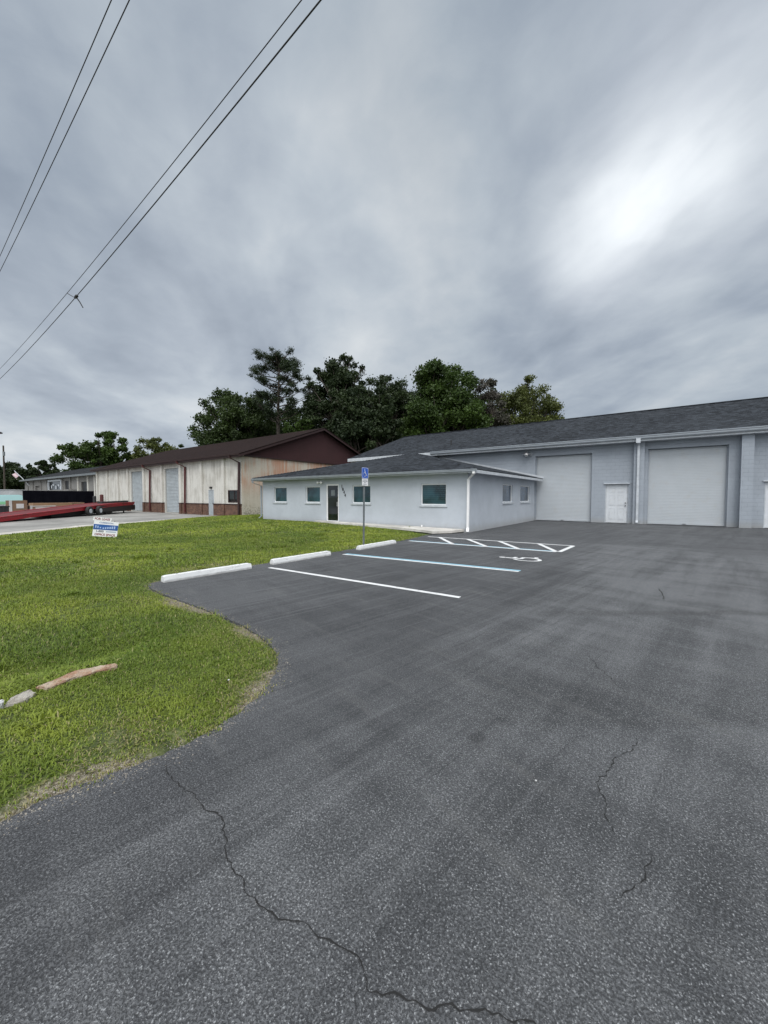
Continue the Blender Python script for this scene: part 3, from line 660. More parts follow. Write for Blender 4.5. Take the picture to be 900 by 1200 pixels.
def isa_polys():
    """wheelchair symbol in a unit square, x right, y up"""
    P = []
    def strip(pts, w):
        for (x0,y0),(x1,y1) in zip(pts, pts[1:]):
            L = math.hypot(x1-x0,y1-y0); ux, uy = (x1-x0)/L, (y1-y0)/L; nx, ny = -uy*w/2, ux*w/2
            e = w*0.25
            P.append([(x0-ux*e+nx,y0-uy*e+ny),(x0-ux*e-nx,y0-uy*e-ny),(x1+ux*e-nx,y1+uy*e-ny),(x1+ux*e+nx,y1+uy*e+ny)])
    P.append([(0.42+0.085*math.cos(t*math.pi/6), 0.90+0.085*math.sin(t*math.pi/6)) for t in range(12)])
    strip([(0.42,0.78),(0.45,0.48)], 0.12); strip([(0.44,0.64),(0.68,0.62)], 0.08)
    strip([(0.45,0.46),(0.70,0.45),(0.82,0.16),(0.93,0.20)], 0.09)
    arc = [(0.42+0.30*math.cos(R(a)), 0.32+0.30*math.sin(R(a))) for a in range(125, 361, 14)]
    strip(arc, 0.085)
    return P
g = B()
for i, pl in enumerate(isa_polys()):
    # up = -X, right = +Y
    f = g.faces.new([g.verts.new((-2.28 - y*1.0, 9.03 + x*0.78, 0.006 + i*0.0002)) for x, y in pl]); f.normal_update()
    if f.normal.z < 0: f.normal_flip()
obj('wheelchair_symbol', g, M_LINE, lot)

# concrete walk under the office wall, concrete apron of the neighbour
g = B(); slab(g, [(-15.3,14.62,0.085),(-12.2,14.50,0.055),(-9.2,14.15,0.025),(-7.9,13.80,0.015),(-7.45,13.55,0.012),(-6.95,14.25,0.016),(-6.75,15.02,0.03),(-15.3,15.02,0.10)], 0.10)
tag(obj('concrete_walk', g, m_conc('pale gravelly concrete', (0.55, 0.53, 0.49))), kind='structure')
g = B(); slab(g, [(-100,-12,-0.012),(-17.3,-12,-0.012),(-17.4,-4,-0.012),(-18.6,0,-0.012),(-20.9,3.28,-0.012),(-23.5,6.8,-0.012),(-25.0,10.6,-0.012),(-25.75,14.8,-0.012),(-26.2,16.9,-0.012),(-26.2,17.3,-0.012),(-100,19.3,-0.012)], 0.12)
tag(obj('concrete_apron', g, M_APRON), kind='structure')
g = B()
ed = [(-18.6,0),(-20.9,3.28),(-23.5,6.8),(-25.0,10.6),(-25.75,14.8),(-26.2,16.9)]
for a, b_ in zip(ed, ed[1:]):
    quad(g, [(a[0],a[1],-0.007),(b_[0],b_[1],-0.007),(b_[0]-0.9,b_[1]-0.1,-0.007),(a[0]-1.2,a[1]-0.3,-0.007)])
bmesh.ops.recalc_face_normals(g, faces=g.faces)
tag(obj('concrete_path', g, M_CONCL), kind='structure')

# ------------------------------------------------------------ warehouse
def roll_door(bm, x0, x1, z0, z1, y, pitch=0.08, d=0.003):
    n = int((z1-z0)/pitch); prev = None
    for i in range(n*4+1):
        t = i/4; ph = i % 4; yy = y + (d if ph == 0 else (-d*0.2 if ph in (1, 3) else -d*0.45))
        z = z0 + (z1-z0)*t/n
        cur = (bm.verts.new((x0,yy,z)), bm.verts.new((x1,yy,z)))
        if prev: bm.faces.new([prev[0], prev[1], cur[1], cur[0]])
        prev = cur
    return bm
WH = Thing('warehouse', (-5, 29, 0), 'long grey blue block warehouse with charcoal shingle roof and two roller doors', 'warehouse')
WX0, WX1 = -21.4, 16.0; EZ = 4.50; SL = 1/3.0
g = B(); wall(g, WX0, WX1, -0.1, 4.66, [(-6.57,-3.40,0.0,4.03),(-2.70,-1.58,0.0,2.20),(-0.72,2.56,0.0,4.06),(3.88,5.02,0.0,2.22),(7.2,10.5,0.0,4.06)], 25.3, 0.34)
quad(g, [(WX0,42,-0.1),(WX0,25.3,-0.1),(WX0,25.3,4.66),(WX0,42,4.66)]); quad(g, [(WX0,42,4.66),(WX0,25.3,4.66),(WX0,33.5,7.35),(WX0,33.51,7.35)])
quad(g, [(WX1,25.3,-0.1),(WX1,42,-0.1),(WX1,42,4.66),(WX1,25.3,4.66)]); quad(g, [(WX1,42,-0.1),(WX0,42,-0.1),(WX0,42,4.66),(WX1,42,4.66)])
WH.part('wall', g, M_CMU)
g = B(); zt = lambda y: 4.72 + (y-24.75)*SL
slab(g, [(-21.75,24.75,zt(24.75)),(16.3,24.75,zt(24.75)),(16.3,33.5,zt(33.5)),(-21.75,33.5,zt(33.5))], 0.10)
slab(g, [(-21.75,33.5,zt(33.5)),(16.3,33.5,zt(33.5)),(16.3,42.3,zt(24.75)),(-21.75,42.3,zt(24.75))], 0.10)
rf = WH.part('roof', g, M_SHING)
g = B(); box(g, -21.78,16.3, 33.35,33.65, zt(33.5)-0.04, zt(33.5)+0.045); WH.part('ridge_cap', g, M_SHING, rf)
g = B(); tube(g, [(-13.2,26.9,zt(26.9)-0.1),(-13.2,26.9,zt(26.9)+0.38)], 0.05, 8); WH.part('vent_pipe', g, M_BLACK, rf)
# fascia and gutter
g = B(); box(g, -21.77,16.3, 24.70,24.745, 4.46, 4.71); box(g, -21.77,16.3, 24.745,25.30, 4.46,4.49); WH.part('fascia', g, M_TRIM)
g = B()
def gutter(bm, x0, x1, y, z1, w=0.13, h=0.15):
    prof = [(0,0),(0,-h),(-w*0.55,-h),(-w*0.8,-h*0.72),(-w*0.84,-h*0.35),(-w,-h*0.2),(-w,0),(-w+0.012,0),(-w+0.012,-h*0.18),(-w*0.5,-h+0.02),(-0.012,-h+0.02),(-0.012,0)]
    a = [bm.verts.new((x0,y+p[0],z1+p[1])) for p in prof]; c = [bm.verts.new((x1,y+p[0],z1+p[1])) for p in prof]; n = len(prof)
    for i in range(n): bm.faces.new([a[i], a[(i+1)%n], c[(i+1)%n], c[i]])
    bm.faces.new(a[::-1]); bm.faces.new(c); bmesh.ops.recalc_face_normals(bm, faces=bm.faces)
gutter(g, -13.75, 16.3, 24.697, 4.745, 0.14, 0.19); WH.part('gutter', g, M_GUTTER)
# buttresses and downspout
g = B(); box(g, -1.34,-0.86, 25.05,25.299, -0.05,4.455); WH.part('buttress', g, M_CMU)
g = B(); box(g, 2.98,3.42, 24.93,25.299, -0.05,4.455); WH.part('buttress', g, M_CMU)
g = B(); sqtube(g, [(-1.14,24.62,4.56),(-1.14,24.62,4.42),(-1.13,24.97,4.28),(-1.13,24.97,0.22),(-1.13,24.85,0.10)], 0.11, 0.085)
box(g, -1.24,-1.04,24.56,24.70,4.36,4.60); WH.part('downspout', g, M_TRIM)
# roller doors
for (a, b_, h) in [(-6.57,-3.40,4.03),(-0.72,2.56,4.06),(7.2,10.5,4.06)]:
    g = B(); roll_door(g, a+0.03, b_-0.03, 0.10, h-0.02, 25.54)
    d = WH.part('roller_door', g, M_ROLL)
    g = B(); box(g, a+0.03,b_-0.03, 25.50,25.57, 0.012,0.11); WH.part('bottom_bar', g, M_ROLL, d, bevel=0.008)
    g = B(); box(g, (a+b_)/2-0.07,(a+b_)/2+0.07, 25.475,25.499, 0.05,0.075); WH.part('handle', g, M_BROWNT, d)
    g = B(); box(g, a,a+0.05,25.43,25.49,0,h-0.01); WH.part('door_track', g, M_CMU, d); g = B(); box(g, b_-0.05,b_,25.43,25.49,0,h-0.01); WH.part('door_track', g, M_CMU, d)
def panel_door(T, x0, x1, z0, z1, y, m, knob=True):
    g = B(); box(g, x0+0.05,x1-0.05, y+0.02,y+0.065, z0+0.015,z1-0.05)
    w = (x1-x0-0.1); 
    d = T.part('door', g, m)
    for cx in (x0+0.05+w*0.29, x0+0.05+w*0.71):
        for za, zb in ((0.18,0.80),(0.95,1.52),(1.64,1.90)):
            s = (z1-z0)/2.1; g = B(); ring(g, cx-w*0.155, cx+w*0.155, z0+za*s, z0+zb*s, 0.022, y+0.008, y+0.019)
            box(g, cx-w*0.115, cx+w*0.115, y+0.010, y+0.019, z0+za*s+0.045, z0+zb*s-0.045)
            T.part('door_panel', g, m, d)
    if knob:
        for zz, r in ((z0+0.98,0.032),(z0+1.14,0.028)):
            g = B(); lathe(g, [(r*0.5,0),(r*0.5,0.03),(r,0.04),(r,0.065),(r*0.6,0.08)], Matrix.Translation((x1-0.13,y+0.02,zz)) @ Matrix.Rotation(R(90),4,'X'), 12)
            T.part('door_knob', g, M_BLACK, d, smooth=True)
    g = B(); box(g, x0,x0+0.045,y-0.02,y+0.08,z0,z1); box(g, x1-0.045,x1,y-0.02,y+0.08,z0,z1); box(g, x0+0.045,x1-0.045,y-0.02,y+0.08,z1-0.045,z1)
    T.part('door_frame', g, M_TRIM, d); return d
for a, b_ in ((-2.70,-1.58),(3.88,5.02)):
    d = panel_door(WH, a, b_, 0.005, 2.20, 25.38, M_DOORW)
    g = B(); box(g, a-0.07,b_+0.07,25.22,25.298,2.215,2.262); WH.part('drip_cap', g, M_TRIM, d)
# barn lamp on the wall above the office roof
g = B(); tube(g, [(-6.82,25.30,4.17),(-6.82,25.12,4.20),(-6.95,25.0,4.24),(-7.02,24.98,4.22)], 0.018, 8)
box(g, -6.88,-6.76,25.27,25.298,4.10,4.24); lamp = WH.part('wall_lamp', g, M_TRIM)
g = B(); lathe(g, [(0.06,0.16),(0.09,0.07),(0.22,-0.03),(0.24,-0.08),(0.15,-0.08),(0.15,-0.06)], Matrix.Translation((-7.05,24.98,4.20)), 16); WH.part('lamp_shade', g, M_CHROME, lamp, smooth=True)
g = B(); lathe(g, [(0.03,-0.18),(0.09,-0.15),(0.11,-0.09),(0.07,-0.03)], Matrix.Translation((-7.05,24.98,4.20)), 12); WH.part('lamp_bulb', g, M_WHITE, lamp, smooth=True)

# ------------------------------------------------------------ office annex
OF = Thing('office_building', (-13.5, 15.05, 0), 'low pale grey stucco office with hipped charcoal roof and teal windows', 'building')
AX0, AX1, AY = -20.35, -6.6, 15.05
WIN = [(-19.24,-18.07,1.17,2.07),(-16.44,-15.29,1.17,2.07),(-12.97,-11.77,1.17,2.07),(-8.88,-7.60,1.13,2.07)]
g = B(); wall(g, AX0, AX1, -0.1, 2.56, WIN + [(-14.82,-13.90,0.14,2.17)], AY, 0.16)
# right side wall facing +X : local x -> world y
MR = Matrix(((0,-1,0,AX1),(1,0,0,0),(0,0,1,0),(0,0,0,1)))
WINR = [(19.45,20.55,1.17,2.12),(22.45,23.85,1.17,2.12)]
WINR = [(19.33,20.95,1.20,2.14),(22.34,24.25,1.20,2.14)]
wall(g, 15.05, 25.29, -0.1, 2.56, WINR, 0.0, 0.16, MR)
ML = Matrix(((0,1,0,AX0),(-1,0,0,0),(0,0,1,0),(0,0,0,1)))
wall(g, -25.29, -15.05, -0.1, 2.56, [], 0.0, 0.1, ML)
OF.part('wall', g, M_ANNEX)
def window(T, x0, x1, z0, z1, y, M, glass, slide=False, depth=0.10):
    def bx(bm, *a): return box(bm, *a, M=M)
    g = B()
    w = 0.045
    for a in ((x0,x0+w,z0,z1),(x1-w,x1,z0,z1),(x0+w,x1-w,z0,z0+w),(x0+w,x1-w,z1-w,z1)): bx(g, a[0],a[1],y+depth-0.05,y+depth+0.03,a[2],a[3])
    f = T.part('window', g, M_WINF)
    g = B(); bx(g, x0+w,x1-w,y+depth,y+depth+0.015,z0+w,z1-w); T.part('pane', g, glass, f)
    if slide:
        g = B(); xm = x0+(x1-x0)*0.5; bx(g, xm-0.02,xm+0.02,y+depth-0.03,y+depth-0.001,z0+w,z1-w); T.part('mullion', g, M_BLIND, f)
    g = B(); bx(g, x0-0.05,x1+0.05,y-0.05,y+depth-0.052,z0-0.085,z0-0.002); T.part('sill', g, M_TRIM, f, bevel=0.006)
    return f
I4 = Matrix.Identity(4)
for w_ in WIN: window(OF, *w_, AY, I4, M_GLASS)
for w_ in WINR: window(OF, *w_, 0.0, MR, M_GLASSB)
# faint blind slats behind the nearest window
g = B()
for k in range(9): box(g, -8.80,-7.68, AY+0.095,AY+0.0995, 1.22+k*0.09,1.228+k*0.09)
OF.part('window_blind', g, M_BLIND)
# glazed entrance door
g = B(); ring(g, -14.82,-13.90,0.14,2.17,0.075,AY+0.03,AY+0.10); d = OF.part('entrance_door', g, M_WHITE)
g = B(); box(g, -14.745,-13.975,AY+0.06,AY+0.075,0.215,2.095); OF.part('pane', g, M_GLASSD, d)
g = B(); box(g, -14.05,-13.985,AY-0.005,AY+0.03,0.98,1.22); OF.part('door_handle', g, M_CHROME, d, bevel=0.01)
g = B(); box(g, -14.50,-14.22,AY+0.052,AY+0.058,1.55,1.85); OF.part('door_notice', g, M_GALV, d)
g = B(); box(g, -15.0,-13.7,AY-0.10,AY-0.002,0.02,0.135); OF.part('door_step', g, M_CONCL, d)
# house number, stepping down to the right
for i, ch in enumerate('1844'):
    Mx = Matrix.Translation((-13.66+0.075*i, AY-0.012, 2.03-0.155*i)) @ Matrix.Rotation(R(90),4,'X')
    text_mesh('house_number', ch, 0.22, M_BLACK, Mx, OF.r, OF.loc, 0.006, sx=0.8, bold=0.006)
# twin floodlight by the door
g = B(); box(g, -15.27,-15.15,AY-0.03,AY-0.001,2.22,2.34); fl = OF.part('floodlight', g, M_TRIM)
for sx in (-1, 1):
    g = B(); lathe(g, [(0.02,0.0),(0.03,0.05),(0.065,0.12),(0.07,0.17),(0.05,0.18)], Matrix.Translation((-15.21+sx*0.05,AY-0.03,2.28)) @ Matrix.Rotation(R(100),4,'X') @ Matrix.Rotation(R(sx*38),4,'Y'), 12)
    OF.part('lamp_head', g, M_WHITE, fl, smooth=True)
# hipped roof
EX0, EX1, EY = -20.75, -6.10, 14.58; RS = 0.237; e0 = 2.62
xm = (EX0+EX1)/2; run = (EX1-EX0)/2; rz = e0+run*RS; ry = EY+run
g = B()
slab(g, [(EX0,EY,e0),(EX1,EY,e0),(xm,ry,rz)], 0.04)
slab(g, [(EX1,EY,e0),(EX1,25.29,e0),(xm,25.29,rz),(xm,ry,rz)], 0.04)
slab(g, [(EX0,25.29,e0),(EX0,EY,e0),(xm,ry,rz),(xm,25.29,rz)], 0.04)
rf = OF.part('roof', g, M_SHING)
g = B()
def capstrip(bm, p0, p1, w=0.13, h=0.028):
    p0, p1 = Vector(p0), Vector(p1); d = (p1-p0).normalized(); s = d.cross(Vector((0,0,1))).normalized()*w
    n = int((p1-p0).length/0.2)
    for i in range(n):
        a = p0+(p1-p0)*(i/n); b_ = p0+(p1-p0)*((i+1.15)/n); up = Vector((0,0,h)); dn = Vector((0,0,-0.030))
        v = [bm.verts.new(q) for q in (a-s+dn, a+up*0.6, a+s+dn, b_+s+dn*1.05, b_+up*1.4, b_-s+dn*1.05)]
        bm.faces.new([v[0],v[1],v[4],v[5]]); bm.faces.new([v[1],v[2],v[3],v[4]])
for c in (EX0, EX1): capstrip(g, (c,EY,e0+0.012), (xm,ry,rz+0.012))
capstrip(g, (xm,ry,rz+0.012), (xm,25.28,rz+0.012)); bmesh.ops.recalc_face_normals(g, faces=g.faces); OF.part('ridge_cap', g, M_SHING, rf)
# white flashing where the roof meets the warehouse
g = B(); slab(g, [(EX1+0.05,25.27,e0+0.02),(EX1+0.05,25.27,e0+0.13),(xm+0.35,25.27,rz+0.03),(xm+0.35,25.27,rz-0.07)][::-1], 0.02)
OF.part('flashing', g, M_TRIM, rf)
g = B(); box(g, EX0,EX1,EY,EY+0.03,2.46,2.585); box(g, EX1-0.03,EX1,EY+0.03,25.25,2.46,2.585); box(g, EX0,EX0+0.03,EY+0.03,25.25,2.46,2.585); OF.part('fascia', g, M_TRIM)
g = B(); box(g, EX0+0.03,EX1-0.03,EY+0.03,AY-0.002,2.48,2.50); box(g, AX1+0.002,EX1-0.03,AY,25.25,2.48,2.50); OF.part('soffit', g, M_ANNEX)
g = B(); gutter(g, EX0-0.02, EX1+0.08, EY-0.002, 2.612, 0.10, 0.11); OF.part('gutter', g, M_GUTTER)
g = B(); sqtube(g, [(-6.12,14.50,2.50),(-6.12,14.50,2.42),(-6.54,14.965,2.22),(-6.56,14.97,0.20),(-6.50,14.82,0.06)], 0.095, 0.075); OF.part('downspout', g, M_WHITE, label='white downspout at the near corner')
g = B(); sqtube(g, [(-20.62,14.50,2.50),(-20.62,14.52,2.36),(-20.40,14.98,2.18),(-20.40,14.98,0.28),(-20.46,14.85,0.16)], 0.08, 0.07); OF.part('downspout', g, M_GUTTER)
g = B(); box(g, -16.9,-16.72,24.55,25.0,0,0.01); g.free()
# small stub pipe by the wall
g = B(); tube(g, [(-8.75,14.93,0.02),(-8.75,14.93,0.20)], 0.03, 10); lathe(g, [(0.04,0),(0.04,0.03),(0.02,0.04)], Matrix.Translation((-8.75,14.93,0.19)), 10)
OF.part('pipe_stub', g, M_WHITE)

# ------------------------------------------------------------ neighbour: white panelled building with brown roof
NB_ = Thing('storage_building', (-40, 21, 0), 'weathered white panel building with brown shingle roof, brown gable and brick base', 'building')
NX0, NX1, NY = -54.6, -25.5, 17.0
OPN = [(-27.28,-26.02,1.05,2.0),(-30.06,-29.28,0.0,2.06),(-37.62,-34.85,0.02,4.15),(-45.1,-42.2,0.02,4.15)]
g = B(); wall(g, NX0, NX1, -0.1, 4.66, OPN, NY, 0.18); NB_.part('wall', g, M_PANEL)
g = B()
v = [(NX1,NY,-0.1),(NX1,33.4,-0.1),(NX1,33.4,4.62),(NX1,NY,4.62)]; quad(g, v)
quad(g, [(NX1,33.4,-0.1),(NX0,33.4,-0.1),(NX0,33.4,4.6),(NX1,33.4,4.6)]); quad(g, [(NX0,33.4,-0.1),(NX0,NY,-0.1),(NX0,NY,4.6),(NX0,33.4,4.6)])
NB_.part('end_wall', g, M_ENDWALL, label='cream end wall with orange rust stains')
g = B(); slab(g, [(NX1+0.06,NY,4.60),(NX1+0.06,33.4,4.60),(NX1+0.06,25.2,7.66)], 0.05); NB_.part('gable', g, M_GABLE)
g = B(); box(g, NX1+0.06,NX1+0.11,NY+0.2,33.2,4.52,4.62); NB_.part('gable_trim', g, M_BROWNT)
g = B(); zt2 = lambda y: 4.66+(y-16.5)*0.355
slab(g, [(NX0-0.5,16.5,4.66),(NX1+0.55,16.5,4.66),(NX1+0.55,25.2,zt2(25.2)),(NX0-0.5,25.2,zt2(25.2))], 0.06)
slab(g, [(NX0-0.5,25.2,zt2(25.2)),(NX1+0.55,25.2,zt2(25.2)),(NX1+0.55,33.9,4.66),(NX0-0.5,33.9,4.66)], 0.06); rf = NB_.part('roof', g, M_SHINGB)
g = B()
for ys in ((16.5,25.2),(33.9,25.2)):
    y0, y1 = ys; p = [(NX1+0.53,y0,4.60),(NX1+0.53,y1,zt2(25.2)-0.065),(NX1+0.53,y1,zt2(25.2)-0.24),(NX1+0.53,y0,4.42)]
    slab(g, p if y0 > y1 else p[::-1], 0.04)
NB_.part('rake_board', g, M_BROWNT, rf)
g = B(); gutter(g, NX0-0.4, NX1+0.5, 16.5, 4.67, 0.12, 0.13); box(g, NX0-0.4,NX1+0.5,16.505,16.54,4.42,4.595); box(g, NX0-0.4,NX1+0.5,16.54,16.995,4.46,4.50); NB_.part('gutter', g, M_BROWNT)
# brick base between the doors
xs = [NX0, -45.1, -42.2, -37.62, -34.85, -30.06, -29.28, NX1]
for a, b_ in zip(xs[::2], xs[1::2]):
    g = B(); box(g, a+0.02,b_-0.02,NY-0.09,NY-0.002,-0.05,0.88); bb = NB_.part('brick_base', g, M_BRICK)
    g = B(); box(g, a,b_,NY-0.13,NY-0.002,0.885,0.95); NB_.part('base_cap', g, M_BROWNT, bb)
for x in (-27.75,-31.0,-34.45,-38.0,-41.8,-45.6,-48.2,-51.2,-54.3):
    g = B(); box(g, x-0.16,x+0.16,NY-0.16,NY-0.003,0.955,4.44); NB_.part('pilaster', g, M_PILA)
    g = B(); box(g, x-0.16,x+0.16,NY-0.20,NY-0.095,-0.05,0.88); NB_.part('pilaster_base', g, M_BRICK)
for x in (-25.62,-33.6,-40.35):
    g = B(); sqtube(g, [(x-0.55,16.42,4.54),(x-0.5,16.45,4.38),(x,16.88,4.05),(x,16.80,0.12)], 0.15, 0.11); NB_.part('downspout', g, M_REDSP if x < -30 else M_BROWNT)
for a, b_ in ((-37.62,-34.85),(-45.1,-42.2)):
    g = B(); roll_door(g, a+0.05,b_-0.05,0.06,4.13,NY+0.12,0.13,0.02); d = NB_.part('roller_door', g, M_ROLLW)
    g = B(); box(g, a-0.02,a+0.09,NY-0.03,NY+0.10,0,4.16); box(g, b_-0.09,b_+0.02,NY-0.03,NY+0.10,0,4.16); box(g, a+0.09,b_-0.09,NY-0.03,NY+0.10,4.08,4.16); NB_.part('door_frame', g, M_PILA, d)
panel_door(NB_, -30.06,-29.28,0.01,2.06,NY+0.0,M_ROLLW)
g = B(); box(g, -29.75,-29.5,NY-0.12,NY-0.001,2.16,2.30); NB_.part('door_lamp', g, M_BLACK)
g = B(); ring(g, -27.28,-26.02,1.05,2.0,0.06,NY-0.02,NY+0.08); f = NB_.part('window', g, M_BROWNT)
g = B(); box(g, -27.22,-26.08,NY+0.04,NY+0.055,1.11,1.94); NB_.part('pane', g, M_GLASSD, f)
g = B(); box(g, -26.50,-26.46,NY+0.01,NY+0.035,1.11,1.94); NB_.part('mullion', g, M_BROWNT, f)

# ------------------------------------------------------------ farther grey building
FB = Thing('grey_building', (-77, 24, 0), 'far grey panel building with a low dark roof behind the black screen fence', 'building')
g = B(); wall(g, -98, -56, -0.1, 4.55, [(-67.2,-64.6,0.0,3.6),(-74.5,-72.6,0.6,3.9),(-82.5,-75.6,2.6,4.0),(-91.0,-88.0,0.0,3.4)], 19.0, 0.3)
quad(g, [(-56,19,-0.1),(-56,33,-0.1),(-56,33,4.55),(-56,19,4.55)]); quad(g, [(-98,33,-0.1),(-98,19,-0.1),(-98,19,4.55),(-98,33,4.55)]); quad(g, [(-56,33,-.1),(-98,33,-.1),(-98,33,4.55),(-56,33,4.55)])
FB.part('wall', g, M_GREYP)
g = B(); slab(g, [(-98.6,18.4,4.6),(-55.2,18.4,4.6),(-55.2,26,6.9),(-98.6,26,6.9)], 0.15); slab(g, [(-98.6,26,6.9),(-55.2,26,6.9),(-55.2,33.6,4.6),(-98.6,33.6,4.6)], 0.15); FB.part('roof', g, M_SHINGG)
g = B(); slab(g, [(-97.9,19.1,4.5),(-97.9,32.9,4.5),(-97.9,26,6.7)][::-1], 0.1); FB.part('gable', g, M_GREYP); g = B(); slab(g, [(-56,19.1,4.5),(-56,32.9,4.5),(-56,26,6.7)], 0.1); FB.part('gable', g, M_GREYP)
g = B(); box(g, -98.6,-55.2,18.3,18.38,4.35,4.62); FB.part('gutter', g, M_GALV)
for x in (-58.5,-61.6,-64.2,-68.2,-71.5,-75.2,-83.5,-87,-92,-95.5): 
    g = B(); box(g, x-0.14,x+0.14,18.85,18.995,0,4.35); FB.part('pilaster', g, M_PILA if x > -69 else M_GREYP)
g = B(); box(g, -67.15,-64.65,19.15,19.2,0,3.6); FB.part('garage_door', g, M_BLACK)
g = B(); box(g, -74.5,-72.6,19.15,19.2,0.6,3.9); FB.part('garage_door', g, M_BLACK)
g = B(); ring(g, -82.5,-75.6,2.3,4.2,0.28,18.80,18.99); f = FB.part('window', g, M_TRIM, label='wide white framed shop window')
g = B(); box(g, -82.2,-75.9,19.1,19.15,2.6,3.95); FB.part('pane', g, M_GLASSD, f)
for x, z, w_, h_ in ((-81.3,3.1,0.5,0.5),(-80.3,3.4,0.9,0.25),(-79.0,3.0,0.5,0.6),(-77.6,3.3,0.9,0.3),(-76.8,2.9,0.5,0.4)):
    g = B(); box(g, x-w_/2,x+w_/2,19.02,19.06,z-h_/2,z+h_/2); FB.part('window_display', g, M_TRIM, f)
g = B(); box(g, -96,-69,18.0,18.85,2.35,2.55); FB.part('canopy', g, M_GREYP)
# flag on an angled staff
fg = Thing('flag', (-94.4, 18.9, 3.5), 'small faded pink and white flag on a staff slanting from the far grey building', 'flag')
g = B(); tube(g, [(-94.4,18.9,3.5),(-96.0,18.3,4.9),(-97.9,17.6,6.3)], 0.05, 6); fg.part('flagpole', g, M_TRIM)
g = B(); n = 10
for i in range(n):
    for j in range(6):
        pts = []
        for a, b_ in ((i,j),(i+1,j),(i+1,j+1),(i,j+1)):
            t = a/n; s_ = b_/6; pts.append((-97.9+0.9*s_-1.6*t, 17.6+0.3*s_+0.15*math.sin(t*7+s_), 6.3-0.75*s_-1.0*t-0.1*math.sin(t*5)))
        quad(g, pts)
bmesh.ops.remove_doubles(g, verts=g.verts, dist=1e-4)
def m_flag():
    m, b = mat('faded flag'); p = pos(b); z = b.sep(p)[2]
    s_ = b.math('GREATER_THAN', b.math('FRACT', b.math('MULTIPLY', z, 3.2)), 0.5)
    fin(b, b.mix(s_, (0.62,0.55,0.57), (0.50,0.30,0.33)), 0.8); return m
fg.part('flag_cloth', g, m_flag(), smooth=True)

# white block boundary wall
g = B(); box(g, -90.2,-90,-25,17.6,-0.1,2.62); box(g, -90.26,-89.94,-25,17.6,2.625,2.72)
tag(obj('block_wall', g, M_BLOCKW), 'long pale painted block boundary wall behind the teal van', 'wall')

# black screen fence
fe = Thing('screen_fence', (-55, 14, 0), 'tall black mesh screen fence closing the yard beside the white building', 'fence')
def m_mesh():
    m, b = mat('black screen mesh'); p = pos(b); n = b.noise(p, 2, 4); fin(b, b.mix(n, (0.003,0.003,0.005), (0.008,0.008,0.011)), 1.0, b.noise(p, 6, 3), 0.4, 0.03, 0, 0.0); return m
g = B(); ny = 30; y0, y1 = 10.5, 16.78
for i in range(ny):
    a, b_ = y0+(y1-y0)*i/ny, y0+(y1-y0)*(i+1)/ny; f0, f1 = 0.03*math.sin(i*1.3), 0.03*math.sin((i+1)*1.3)
    slab(g, [(-55+f0,a,0.05),(-55+f1,b_,0.05),(-55+f1*0.3,b_,2.13),(-55+f0*0.3,a,2.13)], 0.01)
fe.part('screen', g, m_mesh())
for i in range(4):
    y = y0+(y1-y0)*i/3; g = B(); tube(g, [(-55.08,y,-0.02),(-55.08,y,2.2)], 0.035, 8); fe.part('post', g, M_BLACK)
g = B(); tube(g, [(-55.08,y0,2.14),(-55.08,y1,2.14)], 0.025, 8); fe.part('rail', g, M_BLACK)

# bollards against the white building
for (x, y, h, m_, lb) in [(-48.9,15.6,1.75,M_REDSP,'rusty red steel bollard standing before the white panelled wall'),(-52.0,15.9,1.6,M_BLACK,'black bollard standing before the white wall next to the screen fence')]:
    g = B(); lathe(g, [(0.17,0),(0.17,h-0.08),(0.12,h-0.02),(0.04,h)], Matrix.Translation((x,y,-0.01)), 14)
    tag(obj('bollard', g, m_), lb, 'bollard', 'bollards by the white building')

# ------------------------------------------------------------ cardboard boxes and pallets
def m_card(name, c):
    m, b = mat(name); p = pos(b); n = b.noise(p, 1.5, 5, 0.6)
    fin(b, b.mix(n, tuple(x*0.7 for x in c), tuple(x*1.2 for x in c)), 0.85); return m
M_CARD = m_card('cardboard', (0.17, 0.10, 0.06)); M_CARD2 = m_card('pale cardboard', (0.24,0.145,0.08)); M_WOODP = m_card('pallet wood', (0.22,0.14,0.09)); M_WRAP = m_card('stretch wrap', (0.50,0.48,0.47))
def crate(name, x0, x1, y0, y1, z1, m_, label, tape, rot=0.0):
    c = Vector(((x0+x1)/2, (y0+y1)/2, 0)); T = Thing(name, c, label, 'crate' if name == 'pallet_crate' else 'box', 'boxes stacked behind the red trailer'); 
    g = B(); box(g, x0,x1,y0,y1,0.16,z1); T.part('carton', g, m_, bevel=0.015)
    g = B()
    for k in range(3): yy = y0+(y1-y0)*k/2; box(g, x0,x1,min(yy,y1-0.1),min(yy,y1-0.1)+0.1,0.0,0.12)
    box(g, x0-0.02,x1+0.02,y0-0.02,y1+0.02,0.125,0.155); T.part('pallet', g, M_WOODP)
    g = B()
    for a, b_, c_, d_ in tape: box(g, x1+0.003,x1+0.02, y0+(y1-y0)*a,y0+(y1-y0)*b_, 0.16+(z1-0.16)*c_,0.16+(z1-0.16)*d_)
    if len(g.verts): T.part('wrap_label', g, M_WRAP)
    else: g.free()
    T.r.rotation_euler.z = rot; return T
crate('cardboard_box', -42.2,-41.2, 7.0,8.1, 1.20, M_CARD, 'tall brown carton at the left end of the row behind the trailer', [(0.02,0.18,0,1),(0.4,0.8,0.4,0.75)])
crate('pallet_crate', -42.6,-41.4, 8.25,10.1, 0.78, M_WOODP, 'wood framed crate wrapped in pale film behind the trailer', [(0.02,0.1,0,1),(0.2,0.9,0.1,0.75),(0.1,0.9,0.85,0.95)])
